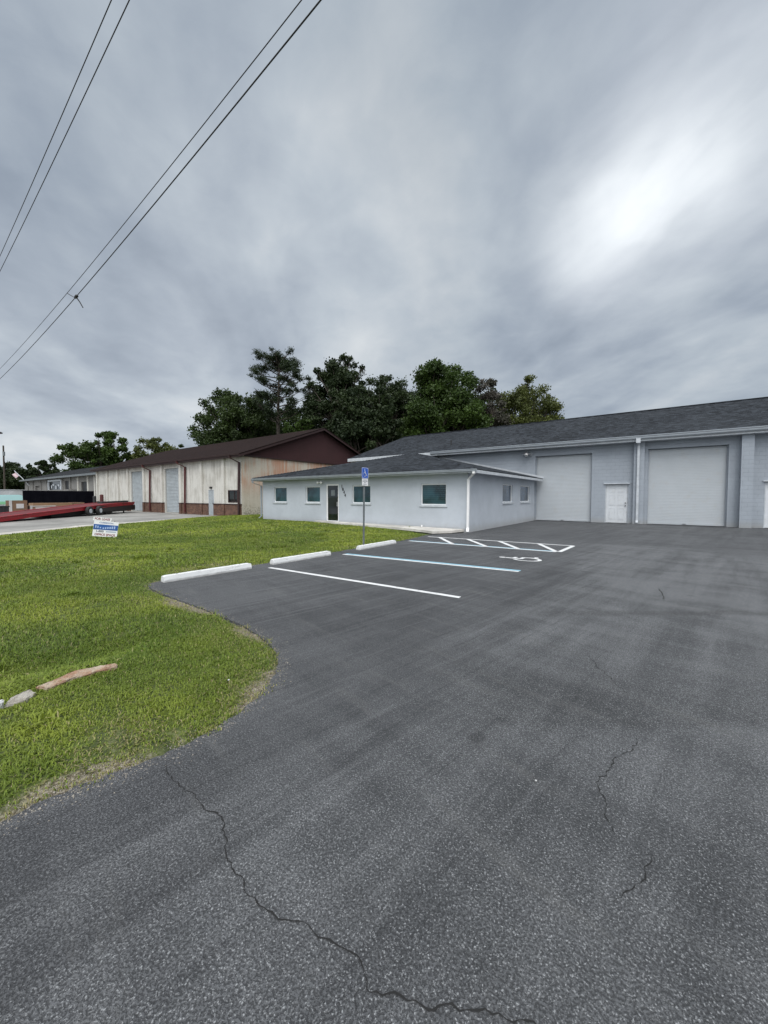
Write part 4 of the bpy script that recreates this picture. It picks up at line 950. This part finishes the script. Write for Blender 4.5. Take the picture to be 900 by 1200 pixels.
crate('cardboard_box', -46.4,-44.9, 9.2,12.0, 0.92, M_CARD2, 'long plain brown carton behind the wrapped crate', [])
crate('cardboard_box', -46.4,-44.8, 12.05,12.9, 0.95, M_CARD, 'far brown carton nearest the black fence, with pale labels', [(0.2,0.55,0.05,0.35),(0.7,0.95,0.1,0.4)])
g = B(); box(g, -42.9,-41.2,5.0,7.0,-0.01,0.72); box(g, -42.95,-41.15,4.95,7.05,0.722,0.78)
for k in range(5): box(g, -41.197,-41.15,5.05+k*0.4,5.15+k*0.4,0.02,0.70)
tag(obj('dumpster', g, M_BLACK), 'low black ribbed bin at the left edge beside the brown carton', 'dumpster')

# ------------------------------------------------------------ red tilting trailer
P0, P1 = Vector((-29.0, 2.6, 0)), Vector((-41.3, 16.0, 0))
D = (P1-P0); L = D.length; D.normalize(); Sd = Vector((-D.y, D.x, 0))     # Sd points away from the camera
TR = Thing('flatbed_trailer', (P0+P1)/2, 'long red tilt deck trailer lowered to the concrete in front of the white building', 'trailer')
def tp(s, w, z): return P0 + D*s + Sd*w + Vector((0,0,z))
def deckz(s):
    t = s/L; return 0.12 + 0.78*min(1, t/0.78) if t < 0.78 else 0.90 + 0.08*(t-0.78)/0.22
def m_red():
    m, b = mat('red trailer paint'); p = pos(b); n = b.noise(p, 2.5, 6, 0.65)
    fin(b, b.mix(b.mapr(n, 0.45, 0.7), (0.34, 0.012, 0.022), (0.14, 0.012, 0.014)), 0.45, n, 0.1, 0.01); return m
M_RED = m_red()
def beam(bm, s0, s1, w0, w1, za, zb, n=12):
    """beam that follows the deck; za, zb offsets from deck height"""
    prev = None
    for i in range(n+1):
        s = s0+(s1-s0)*i/n; z = deckz(s); cur = [bm.verts.new(tp(s,w,z+q)) for w, q in ((w0,za),(w1,za),(w1,zb),(w0,zb))]
        if prev:
            for k in range(4): bm.faces.new([prev[k], prev[(k+1)%4], cur[(k+1)%4], cur[k]])
        else: bm.faces.new(cur[::-1])
        prev = cur
    bm.faces.new(prev); bmesh.ops.recalc_face_normals(bm, faces=bm.faces)
for w_ in (0.0, 1.95):
    g = B(); beam(g, 0, L*0.985, w_-0.02, w_+0.12, -0.02, 0.03); beam(g, 0, L*0.985, w_+0.03, w_+0.07, -0.20, -0.021); beam(g, 0.3, L*0.97, w_-0.02, w_+0.12, -0.25, -0.201)
    TR.part('side_rail', g, M_RED)
g = B(); beam(g, 0.2, L*0.86, 0.13, 1.94, -0.05, 0.0); TR.part('deck', g, m_card('deck boards', (0.11,0.015,0.018)))
g = B(); beam(g, L*0.80, L*1.03, 1.0, 1.4, -0.02, 0.14); TR.part('gooseneck', g, M_BLACK)
g = B()
for k in range(9):
    s = 1.0+k*(L-2)/9; z = deckz(s)-0.14; a = [tp(s,0.13,z), tp(s+0.1,0.13,z), tp(s+0.1,1.94,z), tp(s,1.94,z)]; slab(g, a, 0.10)
TR.part('cross_member', g, M_DARK)
for s in (L*0.60, L*0.67):
    for w_ in (-0.26, 1.96):
        M_ = Matrix.Translation(tp(s, w_+0.12, 0.37)) @ D.to_track_quat('X','Z').to_matrix().to_4x4() @ Matrix.Rotation(R(90),4,'X')
        g = B(); lathe(g, [(0.20,-0.11),(0.34,-0.11),(0.375,-0.07),(0.375,0.07),(0.34,0.11),(0.20,0.11)], M_, 22); wh = TR.part('wheel', g, M_DARK, smooth=False)
        g = B(); lathe(g, [(0.05,-0.10),(0.19,-0.10),(0.20,-0.06),(0.20,0.08),(0.17,0.125),(0.06,0.13)], M_, 16); TR.part('rim', g, M_TRIM, wh)
g = B(); slab(g, [tp(L*0.70,0.02,0.72),tp(L*0.99,0.02,0.74),tp(L*0.99,0.6,0.74),tp(L*0.70,0.6,0.72)], 0.5); TR.part('tool_box', g, M_BLACK)
g = B(); tube(g, [tp(L*0.93,0.5,0),tp(L*0.93,0.5,0.8)], 0.06, 8); tube(g, [tp(L*0.93,1.9,0),tp(L*0.93,1.9,0.8)], 0.06, 8); TR.part('landing_leg', g, M_BLACK)
g = B(); slab(g, [tp(L*0.42,0.35,0.34),tp(L*0.98,0.35,0.50),tp(L*0.98,1.8,0.50),tp(L*0.42,1.8,0.34)], 0.30); TR.part('underdeck_shade', g, M_DARK)  # dark slab added to stand for the shade beneath the deck
# spare slabs and pale lumber lying under/behind the trailer
T = Thing('lumber_stack', (-41.6, 12.2, 0), 'stack of pale boards lying behind the raised end of the red trailer', 'lumber')
g = B()
for k in range(4): box(g, -43.2+0.1*k,-40.2,12.4+0.5*(k%2),13.6,0.16*k,0.16*k+0.13)
T.part('boards', g, M_WRAP)

# ------------------------------------------------------------ teal van
VN = Thing('van', (-72, 11.2, 0), 'pale teal van with green lower stripe parked in front of the block wall', 'van')
def m_van():
    m, b = mat('teal van paint'); z = b.sep(pos(b))[2]
    fin(b, b.mix(b.mapr(z, 0.95, 0.75), (0.42,0.66,0.66), (0.22,0.50,0.28)), 0.3); return m
prof = [(8.3,0.45),(8.3,0.85),(8.55,1.02),(9.35,1.12),(10.1,1.62),(10.45,1.72),(13.3,1.74),(13.55,1.62),(13.62,0.45)]
g = B(); a = [g.verts.new((-71.1,y,z)) for y,z in prof]; c = [g.verts.new((-72.9,y,z)) for y,z in prof]; n = len(prof)
g.faces.new(a); g.faces.new(c[::-1])
for i in range(n): g.faces.new([a[i], c[i], c[(i+1)%n], a[(i+1)%n]])
bmesh.ops.recalc_face_normals(g, faces=g.faces); VN.part('body', g, m_van(), bevel=0.05)
g = B(); slab(g, [(-71.07,9.75,1.12),(-71.07,10.95,1.12),(-71.07,10.9,1.58),(-71.07,10.25,1.58)], 0.02); VN.part('side_window', g, M_GLASSB)
g = B(); slab(g, [(-71.2,9.36,1.17),(-71.2,10.02,1.61),(-72.8,10.02,1.61),(-72.8,9.36,1.17)], 0.02); bmesh.ops.translate(g, verts=g.verts, vec=(0,-0.03,0.03)); VN.part('windshield', g, M_GLASSB)
for y in (9.25, 12.6):
    for x in (-71.15, -72.85):
        M_ = Matrix.Translation((x,y,0.35)) @ Matrix.Rotation(R(90),4,'Y'); g = B(); lathe(g, [(0.2,-0.11),(0.35,-0.1),(0.35,0.1),(0.2,0.11)], M_, 20); w_ = VN.part('wheel', g, M_DARK)
        g = B(); lathe(g, [(0.05,-0.1),(0.19,-0.1),(0.19,0.115),(0.05,0.12)], M_, 14); VN.part('rim', g, M_CHROME, w_)
g = B(); box(g, -71.35,-71.06,8.27,8.42,0.78,0.92); VN.part('headlight', g, M_WHITE)

# ------------------------------------------------------------ wheel stops
def make_stop(loc, length, rot, label):
    T = Thing('wheel_stop', loc, label, 'wheel stop', 'white wheel stops at the parking stalls')
    g = B(); w = 0.14; h = 0.115; c = 0.09; x0 = w/2
    n = 16; prev = None; r = random.Random(int(loc[1]*10))
    sect = lambda e: [(-x0,0.0),(x0,0.0),(x0,0.04),(x0-0.022,h-0.006-e),(x0-0.028,h-e),(-x0+0.028,h-e),(-x0+0.022,h-0.006-e),(-x0,0.04)]
    for i in range(n+1):
        t = i/n; y = -length/2+length*t; e = 0.012 if i in (0, n) else 0.0
        if i in (1, n-1): y = -length/2+c*0.6 if i == 1 else length/2-c*0.6
        cur = [g.verts.new((p[0]+r.uniform(-.002,.002), y, p[1]+(r.uniform(-.003,.002) if p[1] > 0 else 0))) for p in sect(e)]
        if prev:
            for k in range(8): g.faces.new([prev[k], prev[(k+1)%8], cur[(k+1)%8], cur[k]])
        else: g.faces.new(cur[::-1])
        prev = cur
    g.faces.new(prev); bmesh.ops.recalc_face_normals(g, faces=g.faces)
    o = obj('concrete_bar', g, M_STOP, T.r)
    for s in (-1, 1):
        g = B(); lathe(g, [(0.012,-0.002),(0.012,0.006),(0.008,0.009)], Matrix.Translation((0,s*length*0.36,h)), 10); obj('anchor_bolt', g, M_GALV, T.r)
    T.r.rotation_euler.z = rot
make_stop((-7.02,3.97,0.0), 1.70, R(-3), 'white concrete wheel stop nearest the driveway, left of the plain white line')
make_stop((-6.94,6.24,0.0), 1.74, R(-2), 'white concrete wheel stop between the plain white line and the pale blue line')
make_stop((-6.93,9.20,0.0), 1.86, R(1), 'white concrete wheel stop at the foot of the blue accessible parking sign')

# ------------------------------------------------------------ accessible parking sign
SG = Thing('parking_sign', (-7.27, 9.0, 0), 'blue wheelchair parking sign over a white plate on a grey steel post', 'sign')
g = B()
U = [(-0.012,-0.035),(0.0,-0.035),(0.0,-0.018),(0.022,-0.014),(0.022,0.014),(0.0,0.018),(0.0,0.035),(-0.012,0.035),(-0.012,0.010),(0.010,0.008),(0.010,-0.008),(-0.012,-0.010)]
a = [g.verts.new((-7.30+p[0],9.0+p[1],-0.05)) for p in U]; c = [g.verts.new((-7.27+p[0],9.0+p[1],2.20)) for p in U]
for i in range(len(U)): g.faces.new([a[i], a[(i+1)%12], c[(i+1)%12], c[i]])
g.faces.new(c); bmesh.ops.recalc_face_normals(g, faces=g.faces); SG.part('post', g, M_GALV)
def rrect(bm, x, y0, y1, z0, z1, r, th):
    pts = []
    for cy, cz, a0 in ((y1-r,z0+r,-90),(y1-r,z1-r,0),(y0+r,z1-r,90),(y0+r,z0+r,180)):
        for k in range(5): a_ = R(a0+k*22.5); pts.append((x, cy+r*math.cos(a_), cz+r*math.sin(a_)))
    slab(bm, pts, th)
g = B(); rrect(g, -7.238, 8.845,9.155, 2.04,2.37, 0.03, 0.004); pb = SG.part('blue_plate', g, M_BLUE)
g = B()
for pl in isa_polys():
    f = g.faces.new([g.verts.new((-7.236, 8.905+x*0.19, 2.10+y*0.22)) for x, y in pl]); f.normal_update()
    if f.normal.x < 0: f.normal_flip()
bmesh.ops.recalc_face_normals(g, faces=[])
SG.part('wheelchair_symbol', g, M_WHITE, pb)
g = B()
for a in ((8.853,9.147,2.352,2.361),(8.853,9.147,2.049,2.058),(8.853,8.862,2.058,2.352),(9.138,9.147,2.058,2.352)): box(g, -7.237,-7.2362,*a)
SG.part('plate_border', g, M_WHITE, pb)
g = B(); rrect(g, -7.238, 8.86,9.14, 1.83,2.035, 0.015, 0.004); wp = SG.part('white_plate', g, M_WHITE)
RZ = Matrix(((0,0,1,0),(1,0,0,0),(0,1,0,0),(0,0,0,1)))       # text facing +X
for s_, z, h in (('PARKING BY',1.995,0.034),('DISABLED PERMIT',1.955,0.030),('ONLY',1.915,0.034),('$250 FINE',1.868,0.034)):
    text_mesh('lettering', s_, h, M_INK, Matrix.Translation((-7.237,9.0,z)) @ RZ, wp, SG.loc, 0.001)

# ------------------------------------------------------------ for lease sign on the lawn
LZ = 0.04
FS = Thing('yard_sign', (-15.9, 5.1, LZ), 'small white and blue office space sign standing tilted in the lawn', 'sign')
rot = Matrix.Translation((-15.9,5.1,LZ)) @ Matrix.Rotation(R(68),4,'Z') @ Matrix.Rotation(R(8),4,'Y') @ Matrix.Scale(1.03,4)   # local x right, -y front
def fsbox(bm, *a): return box(bm, *a, M=rot)
g = B()
for x in (-0.22, 0.24): fsbox(g, x-0.006,x+0.006,0.0,0.012,-0.1,0.62)
FS.part('wire_stake', g, M_BLACK)
g = B(); fsbox(g, -0.33,0.36,-0.012,-0.002,0.05,0.58); bd = FS.part('board', g, M_WHITE)
g = B(); fsbox(g, -0.36,0.14,-0.016,-0.006,0.582,0.70); rd = FS.part('rider_board', g, M_WHITE)
g = B(); fsbox(g, -0.325,0.355,-0.015,-0.0125,0.28,0.46); band = FS.part('blue_band', g, M_NAVY, bd)
FT = rot @ Matrix.Rotation(R(90),4,'X')
text_mesh('lettering', 'FOR LEASE', 0.105, M_REDP2, FT @ Matrix.Translation((-0.11,0.642,0.0175)), rd, FS.loc, 0.001, sx=0.86, bold=0.003)
text_mesh('lettering', 'COMMERCIAL', 0.058, M_NAVY, FT @ Matrix.Translation((0.02,0.52,0.014)), bd, FS.loc, 0.001, sx=1.1, bold=0.001)
text_mesh('lettering', '1-800', 0.095, M_INK, FT @ Matrix.Translation((-0.14,0.225,0.014)), bd, FS.loc, 0.001, bold=0.003)
text_mesh('lettering', 'OFFICE SPACE', 0.095, M_REDP2, FT @ Matrix.Translation((0.015,0.115,0.014)), bd, FS.loc, 0.001, sx=0.95, bold=0.003)
g = B(); fsbox(g, 0.03,0.32,-0.0145,-0.0125,0.205,0.250); bdx = FS.part('small_print', g, simple('small print grey', (0.42,0.47,0.55), 0.5), bd)
g = B()
for x, h_ in ((-0.28,0.09),(-0.22,0.08),(-0.15,0.04)): fsbox(g, x,x+0.035,-0.0185,-0.0155,0.33,0.33+h_)
for k in range(6): fsbox(g, -0.07+k*0.062,-0.03+k*0.062,-0.0185,-0.0155,0.315+0.004*k,0.36+0.014*k)
FS.part('logo_mark', g, simple('logo pale blue', (0.35,0.45,0.65), 0.4), band)

# ------------------------------------------------------------ broken concrete pieces in the lawn
def m_rock(name, a, c):
    m, b = mat(name); p = pos(b); n = b.noise(p, 7, 6, 0.7); n2 = b.noise(p, 35, 5, 0.7)
    cc = b.mix(b.mapr(n, 0.4, 0.62), a, c); cc = b.mix(b.math('MULTIPLY', b.mapr(n2, 0.5, 0.7), 0.5), cc, tuple(x*0.5 for x in c))
    fin(b, cc, 0.9, b.math('ADD', n, n2), 0.7, 0.02); return m
def chunk(pts_top, th, m_, label, seed):
    """irregular slab: outline in xy with height"""
    r = random.Random(seed); g = B()
    slab(g, pts_top, th)
    bmesh.ops.recalc_face_normals(g, faces=g.faces)
    bmesh.ops.bevel(g, geom=g.edges[:], offset=0.006, segments=1, affect='EDGES')
    bmesh.ops.triangulate(g, faces=g.faces[:]); bmesh.ops.subdivide_edges(g, edges=g.edges[:], cuts=2, use_grid_fill=True)
    for v in g.verts: v.co += Vector((r.uniform(-1,1), r.uniform(-1,1), r.uniform(-1,1)))*0.005
    c = sum((v.co for v in g.verts), Vector())/len(g.verts); c.z = 0
    o = obj('concrete_chunk', g, m_, None, tuple(c)); o.location = c
    tag(o, label, 'rubble', 'broken concrete pieces in the lawn'); return o
M_RUST = m_rock('rust stained concrete', (0.36,0.30,0.23), (0.26,0.14,0.085)); M_ROCKG = m_rock('grey broken concrete', (0.36,0.34,0.30), (0.22,0.20,0.17)); M_ROCKW = m_rock('pale concrete', (0.6,0.6,0.6), (0.45,0.45,0.45))
def pz(px, py, z):
    d = pray(px, py); t = (z-1.5)/d.z; return (d.x*t, d.y*t, z)
CH1 = [pz(41,805,0.028), pz(56,806,0.022), pz(66,802,0.026), pz(90,793,0.034), pz(112,787,0.036), pz(138,780,0.045), pz(135,777,0.060), pz(110,781,0.058), pz(86,786,0.052), pz(62,797,0.036)]
chunk(CH1, 0.085, M_RUST, 'long rust stained strip of broken concrete lying in the lawn', 1)
chunk([pz(2,829,0.01), pz(30,820,0.018), pz(43,812,0.018), pz(34,807,0.045), pz(12,818,0.040)], 0.07, M_ROCKG, 'grey wedge of broken concrete left of the rust stained strip', 2)
chunk([pz(-6,826,0.05), pz(4,823,0.05), pz(4,819,0.06), pz(-4,820,0.06)], 0.06, M_ROCKW, 'small pale lump of concrete at the left edge of the lawn', 3)
# small litter on the pavement
for (px, py, s_) in ((628,915,0.006),(268,797,0.009)):
    g = B(); bmesh.ops.create_icosphere(g, subdivisions=1, radius=s_)
    for v in g.verts: v.co.z *= 0.5
    q = pz(px, py, 0.004 if px > 400 else 0.05); bmesh.ops.translate(g, verts=g.verts, vec=Vector((q[0],q[1],q[2]+s_*0.3)))
    tag(obj('pebble', g, M_ROCKW), 'tiny white pebble on the dark pavement' if px > 400 else 'tiny white pebble in the grass near the pavement edge', 'pebble')

# ------------------------------------------------------------ power lines
M_WIRE = simple('dark cable', (0.02,0.02,0.022), 0.6)
WIRES = [((-16.91,2.9,9.0),(-6.92,2.52,9.0),0.007,'upper left thin cable of the left pair crossing the sky'),
         ((-18.05,3.08,9.0),(-6.71,2.68,9.0),0.0075,'lower cable of the left pair crossing the sky'),
         ((-31.64,5.24,9.0),(-4.60,4.21,9.0),0.008,'upper cable of the right pair crossing the sky'),
         ((-34.38,5.67,9.0),(-4.36,4.38,9.0),0.012,'thick lower cable of the right pair with a splice clamp')]
for a, b_, r_, lb in WIRES:
    a, b_ = Vector(a), Vector(b_); d = (b_-a)/(b_-a).length; A, Z = a-d*45, b_+d*40; pts = []
    for k in range(61):
        t = k/60; p = A.lerp(Z, t); s = (p-a).length if (p-a).dot(d) > 0 else -(p-a).length; Ls = (b_-a).length
        p.z += 0.0012*(s*(s-Ls))          # hangs in a shallow curve through both sighted points
        pts.append(p)
    g = B(); tube(g, pts, r_, 6); tag(obj('power_cable', g, M_WIRE, smooth=True), lb, 'cable', 'overhead cables')
CL = Thing('cable_clamp', (-17.5, 5.03, 8.9), 'small dark splice clamp on the thick lower cable', 'clamp')
q = Vector((-17.37,5.02,9.0)); a, b_ = Vector(WIRES[3][0]), Vector(WIRES[3][1]); d = (b_-a).normalized(); s = (q-a).dot(d); q = a+d*s; q.z += 0.0012*(s*(s-(b_-a).length))
g = B(); lathe(g, [(0.02,-0.13),(0.045,-0.1),(0.05,0.1),(0.02,0.13)], Matrix.Translation(q) @ d.to_track_quat('Z','Y').to_matrix().to_4x4(), 10); CL.part('clamp_body', g, M_BLACK)
g = B(); tube(g, [q, q+Vector((0.05,0.1,-0.18)), q+Vector((0.12,0.16,-0.36))], 0.018, 6); tube(g, [q+Vector((-0.1,-0.05,0)), q+Vector((-0.2,-0.2,0.10))], 0.012, 6); CL.part('tap_wire', g, M_BLACK)

# far utility pole and street lamp
UP = Thing('utility_pole', (-110, 18.2, 0), 'distant dark utility pole rising above the far trees at the left edge', 'pole')
g = B(); tube(g, [(-110,18.2,0),(-110,18.25,12.0)], [0.17,0.13], 10); UP.part('pole', g, M_BARK)
g = B(); tube(g, [(-109.8,18.25,9.9),(-109.8,18.25,10.7)], 0.2, 8); UP.part('transformer', g, M_GALV)
SLP = Thing('street_lamp', (-60, 7.9, 0), 'dark street lamp whose head reaches in at the left edge', 'street lamp')
g = B(); tube(g, [(-60,7.9,0),(-60,7.9,8.0),(-60,8.1,8.5),(-60,8.9,8.62)], [0.1,0.08,0.05,0.04], 10); SLP.part('pole', g, M_GALV)
g = B(); lathe(g, [(0.05,0.14),(0.2,0.10),(0.3,0.0),(0.26,-0.10),(0.1,-0.14)], Matrix.Translation((-60,9.5,8.62)) @ Matrix.Diagonal((0.6,1.6,1,1)), 14); SLP.part('lamp_head', g, M_BLACK)
g = B(); tube(g, [(-60,8.9,8.62),(-60,9.1,8.62)], 0.04, 8); SLP.part('lamp_arm', g, M_GALV)

# ------------------------------------------------------------ trees
def at(px, D): 
    f = Vector((-math.sin(R(36)), math.cos(R(36)), 0)); r_ = Vector((math.cos(R(36)), math.sin(R(36)), 0))
    p = f*D + r_*((px-450)/450*D); return p
def htop(py, D): return 1.5 + (582-py)/450*D
def leaf_mesh(name, centers, radii, count, size, m_, root, shell=0.55, needle=False, seed=0, flat=0.75):
    r = np.random.default_rng(seed); rad0 = np.array(radii); cnt = np.maximum(12, (count*(rad0/rad0.max())**2)).astype(int); C_ = np.repeat(np.array(centers), cnt, 0); Rr = np.repeat(rad0, cnt)
    n = len(C_); u = r.normal(size=(n,3)); u /= np.linalg.norm(u, axis=1)[:,None]
    rad = Rr*(shell + (1-shell)*r.random(n))*(1+0.18*r.normal(size=n))
    P = C_ + u*rad[:,None]*np.array([1,1,flat])
    nrm = u*0.5 + r.normal(size=(n,3))*0.8; nrm /= np.linalg.norm(nrm, axis=1)[:,None]
    t = np.cross(nrm, r.normal(size=(n,3))); t /= np.linalg.norm(t, axis=1)[:,None]; b_ = np.cross(nrm, t)
    s = size*r.uniform(0.55,1.35,n)[:,None]; wd = 0.28 if needle else 0.62
    V = np.stack([P - t*s, P - b_*s*wd + t*s*0.1, P + t*s, P + b_*s*wd], 1).reshape(-1,3) - np.array(root.location)
    me = bpy.data.meshes.new(name); me.vertices.add(n*4); me.vertices.foreach_set('co', V.astype(np.float32).ravel())
    me.loops.add(n*4); me.loops.foreach_set('vertex_index', np.arange(n*4, dtype=np.int32)); me.polygons.add(n); me.polygons.foreach_set('loop_start', (np.arange(n)*4).astype(np.int32)); me.update(calc_edges=True)
    rc = np.repeat(r.random(len(centers)), cnt)*0.6 + r.random(n)*0.4
    a_ = me.attributes.new('rnd','FLOAT','POINT'); a_.data.foreach_set('value', np.repeat(rc,4).astype(np.float32))
    me.materials.append(m_); o = bpy.data.objects.new(name, me); col.objects.link(o); o.parent = root; return o
def oak(px, D, width_px, top_px, label, m_, seed, base_frac=0.28, ncl=46, lcount=420, size=0.20, flat=0.8, shape='round', cl_scale=1.0, extra=None, tw=None):
    r = random.Random(seed); p = at(px, D); Hh = htop(top_px, D); Rw = width_px/2/450*D*(1.1 if D < 75 else 0.92); ncl = int(ncl*1.7); lcount = int(lcount*1.9); size *= 0.88
    T = Thing('oak_tree' if shape != 'tall' else 'cedar_tree', (p.x, p.y, -0.1), label, 'tree', 'trees behind the buildings')
    zb = Hh*base_frac; cz = (zb+Hh)/2; rz_ = (Hh-zb)/2
    cs, rs = [], []
    tries = 0
    while len(cs) < ncl and tries < 5000:
        tries += 1
        u = Vector((r.gauss(0,1), r.gauss(0,1), r.gauss(0,1))).normalized(); k = (r.random()**0.36)
        taper = 1.0
        if shape == 'tall': taper = 1.0 - 0.45*max(0, u.z*k)
        if shape == 'round': taper = 1.0 + 0.10*(u.z < 0.2)
        rc = Rw*r.uniform(0.17,0.30)*cl_scale
        q = Vector((u.x*k*(Rw-rc*0.7)*taper, u.y*k*(Rw-rc*0.7)*taper, cz+u.z*k*(rz_-rc*0.7)))
        if any((q-c0).length < rc*0.5 for c0 in cs): continue
        cs.append(q); rs.append(rc)
    for _ in range(int(ncl*0.5)):      # small outlying sprays that break the outline
        u = Vector((r.gauss(0,1), r.gauss(0,1), r.gauss(0.3,1))).normalized(); k = r.uniform(0.78, 1.0)
        cs.append(Vector((u.x*k*Rw, u.y*k*Rw, cz+u.z*k*rz_))); rs.append(Rw*r.uniform(0.10,0.18)*cl_scale)
    base = Vector((p.x, p.y, 0))
    g = B(); tr = Hh*0.02+0.08; fork = Vector((r.uniform(-.4,.4), r.uniform(-.4,.4), zb*0.9))
    tube(g, [base+Vector((0,0,-0.3)), base+fork*0.5+Vector((0.15,0,0)), base+fork], [tr*1.25, tr, tr*0.85], 9)
    T.part('trunk', g, M_BARK, smooth=True)
    g = B()
    # limbs: a few leaders, then branches to the clumps
    leaders = []
    for k in range(5):
        a_ = k*1.256+r.uniform(-.4,.4); e = fork + Vector((math.cos(a_)*Rw*0.45, math.sin(a_)*Rw*0.45, (Hh-zb)*r.uniform(0.35,0.6))); mid = fork.lerp(e,0.5)+Vector((math.cos(a_)*0.5,math.sin(a_)*0.5,-0.3))
        tube(g, [base+fork, base+mid, base+e], [tr*0.62, tr*0.42, tr*0.25], 6, False); leaders.append((fork, mid, e))
    for c0 in cs:
        le = min(leaders, key=lambda l: (l[2]-c0).length); s0 = le[1].lerp(le[2], r.uniform(0.1,1)); m1 = s0.lerp(c0,0.5)+Vector((r.uniform(-.4,.4),r.uniform(-.4,.4),r.uniform(-.1,.5)))
        tube(g, [base+s0, base+m1, base+c0], [tr*0.2, tr*0.12, tr*0.05], 5, False)
    T.part('limbs', g, M_BARK)
    leaf_mesh('crown', [tuple(base+c0) for c0 in cs], rs, lcount, size, m_, T.r, 0.35, seed=seed, flat=flat)
    if tw:  # bare twigs and moss hanging in the crown
        sel = [(c0, r_) for c0, r_ in zip(cs, rs) if r.random() < tw]
        if sel: leaf_mesh('moss', [tuple(base+c0*1.0+Vector((0,0,-0.5))) for c0, _ in sel], [r_*1.15 for _, r_ in sel], int(lcount*0.8), size*0.85, M_TWIG, T.r, 0.3, True, seed+50, 1.2)
    return T
oak(282,60,88,459,'leafy oak at the left end of the tree group, left of the tall pine', M_LEAF, 11, 0.25, 52)
oak(399,56,82,419,'tall dark moss hung tree right of the pine with a pointed crown', M_LEAFD, 12, 0.15, 66, shape='tall', cl_scale=0.9, tw=0.15)
oak(455,66,72,440,'dark tree in the dip between the two tallest crowns', M_LEAFD, 13, 0.15, 50)
oak(516,55,92,420,'broad bright green oak, the tallest crown over the office roof', M_LEAFB, 14, 0.15, 70, 460)
oak(612,60,82,446,'yellowish green oak at the right end of the tree group', M_LEAFY, 15, 0.2, 48, size=0.18)
oak(568,57,52,442,'thin brownish half bare tree between the bright oak and the right end oak', M_TWIG, 16, 0.15, 34, 190, 0.17, cl_scale=0.95)
oak(335,66,100,470,'dark filler tree low behind the trunk of the pine', M_LEAF, 17, 0.1, 44)
oak(352,52,44,488,'small leafy tree low between the pine and the moss hung tree', M_LEAFB, 18, 0.1, 28, 380)
oak(428,50,84,452,'low dark tree below the dip, just over the brown roof end', M_LEAFD, 19, 0.1, 48)
oak(480,64,90,448,'background tree seen between the dark tree and the bright oak', M_LEAFD, 20, 0.1, 44)
oak(560,66,90,455,'background tree low behind the half bare tree', M_LEAFD, 21, 0.1, 40, 300)
# left, beyond the neighbour
oak(98,80,60,514,'leafy tree over the far end of the white building, left one of the pair', M_LEAFB, 31, 0.3, 18, 260, 0.26)
oak(130,83,50,504,'taller leafy tree over the far end of the white building, right one of the pair', M_LEAFB, 32, 0.3, 18, 260, 0.26)
oak(184,86,62,513,'yellowish tree rising over the middle of the brown roof', M_LEAFY, 33, 0.2, 32, 300, 0.24)
oak(212,92,40,522,'small olive tree peeping over the brown roof beside the yellowish one', M_LEAF, 37, 0.2, 20, 300, 0.24)
oak(56,118,26,537,'small round dark tree above the far grey roof', M_LEAFD, 34, 0.2, 22, 300, 0.30)
oak(36,120,34,546,'low dark tree left of the small round one', M_LEAFD, 35, 0.0, 30, 360, 0.32)
oak(12,112,52,540,'dark tree behind the block wall at the left edge', M_LEAFD, 36, 0.0, 40, 360, 0.32)
oak(-30,115,70,535,'dark tree behind the block wall, cut by the left edge', M_LEAFD, 38, 0.0, 40, 300, 0.34)
def pine(px, D, top_px, label, seed):
    r = random.Random(seed); p = at(px, D); Hh = htop(top_px, D); base = Vector((p.x,p.y,0))
    T = Thing('pine_tree', (p.x,p.y,-0.1), label, 'tree', 'trees behind the buildings')
    g = B(); tp_ = [base+Vector((0.25*math.sin(z*0.35), 0.1*math.cos(z*0.4), z)) for z in np.linspace(-0.3, Hh-1.0, 12)]
    tube(g, tp_, [0.42-0.33*i/11 for i in range(12)], 9); T.part('trunk', g, M_BARK, smooth=True)
    g = B(); cs, rs = [], []
    RT = Vector((math.cos(R(36)), math.sin(R(36)), 0)); FW = Vector((-math.sin(R(36)), math.cos(R(36)), 0))
    # (height fraction from top, reach in metres to the right of the view, depth)
    for k in range(40):
        zf = (k/40)**1.15; z = Hh-0.6-zf*9.0; a_ = k*2.4+r.uniform(-.5,.5)
        reach = (2.4+2.6*min(1,zf*2.0))*(1.0 if zf < 0.75 else 0.8)*r.uniform(0.65,1.15)
        if 0.30 < zf < 0.5: reach *= 0.9
        e = base+Vector((math.cos(a_)*reach, math.sin(a_)*reach, z+reach*0.18+r.uniform(-.3,.3))); s0 = base+Vector((0,0,z-0.6)); m1 = s0.lerp(e,0.55)+Vector((0,0,-0.25))
        tube(g, [s0,m1,e], [0.09,0.055,0.02], 5, False)
        for j in range(r.choice((2,3,3,4))):
            t = r.uniform(0.5,1.08); c0 = s0.lerp(e,t)+Vector((r.uniform(-.7,.7),r.uniform(-.7,.7),r.uniform(-.1,.45))); cs.append(tuple(c0)); rs.append(r.uniform(0.5,1.0))
            tube(g, [s0.lerp(e,max(0.3,t-0.3)), c0], [0.03,0.012], 4, False)
    for k in range(5): cs.append(tuple(base+Vector((r.uniform(-1.2,1.2),r.uniform(-1.2,1.2),Hh-0.6+r.uniform(-.5,.2))))); rs.append(0.7)
    T.part('limbs', g, M_BARK); leaf_mesh('crown', cs, rs, 300, 0.16, M_NEEDLE, T.r, 0.2, True, seed, 0.6)
pine(328, 55, 417, 'tall pine with open tiered crown and bare trunk showing against the sky', 5)
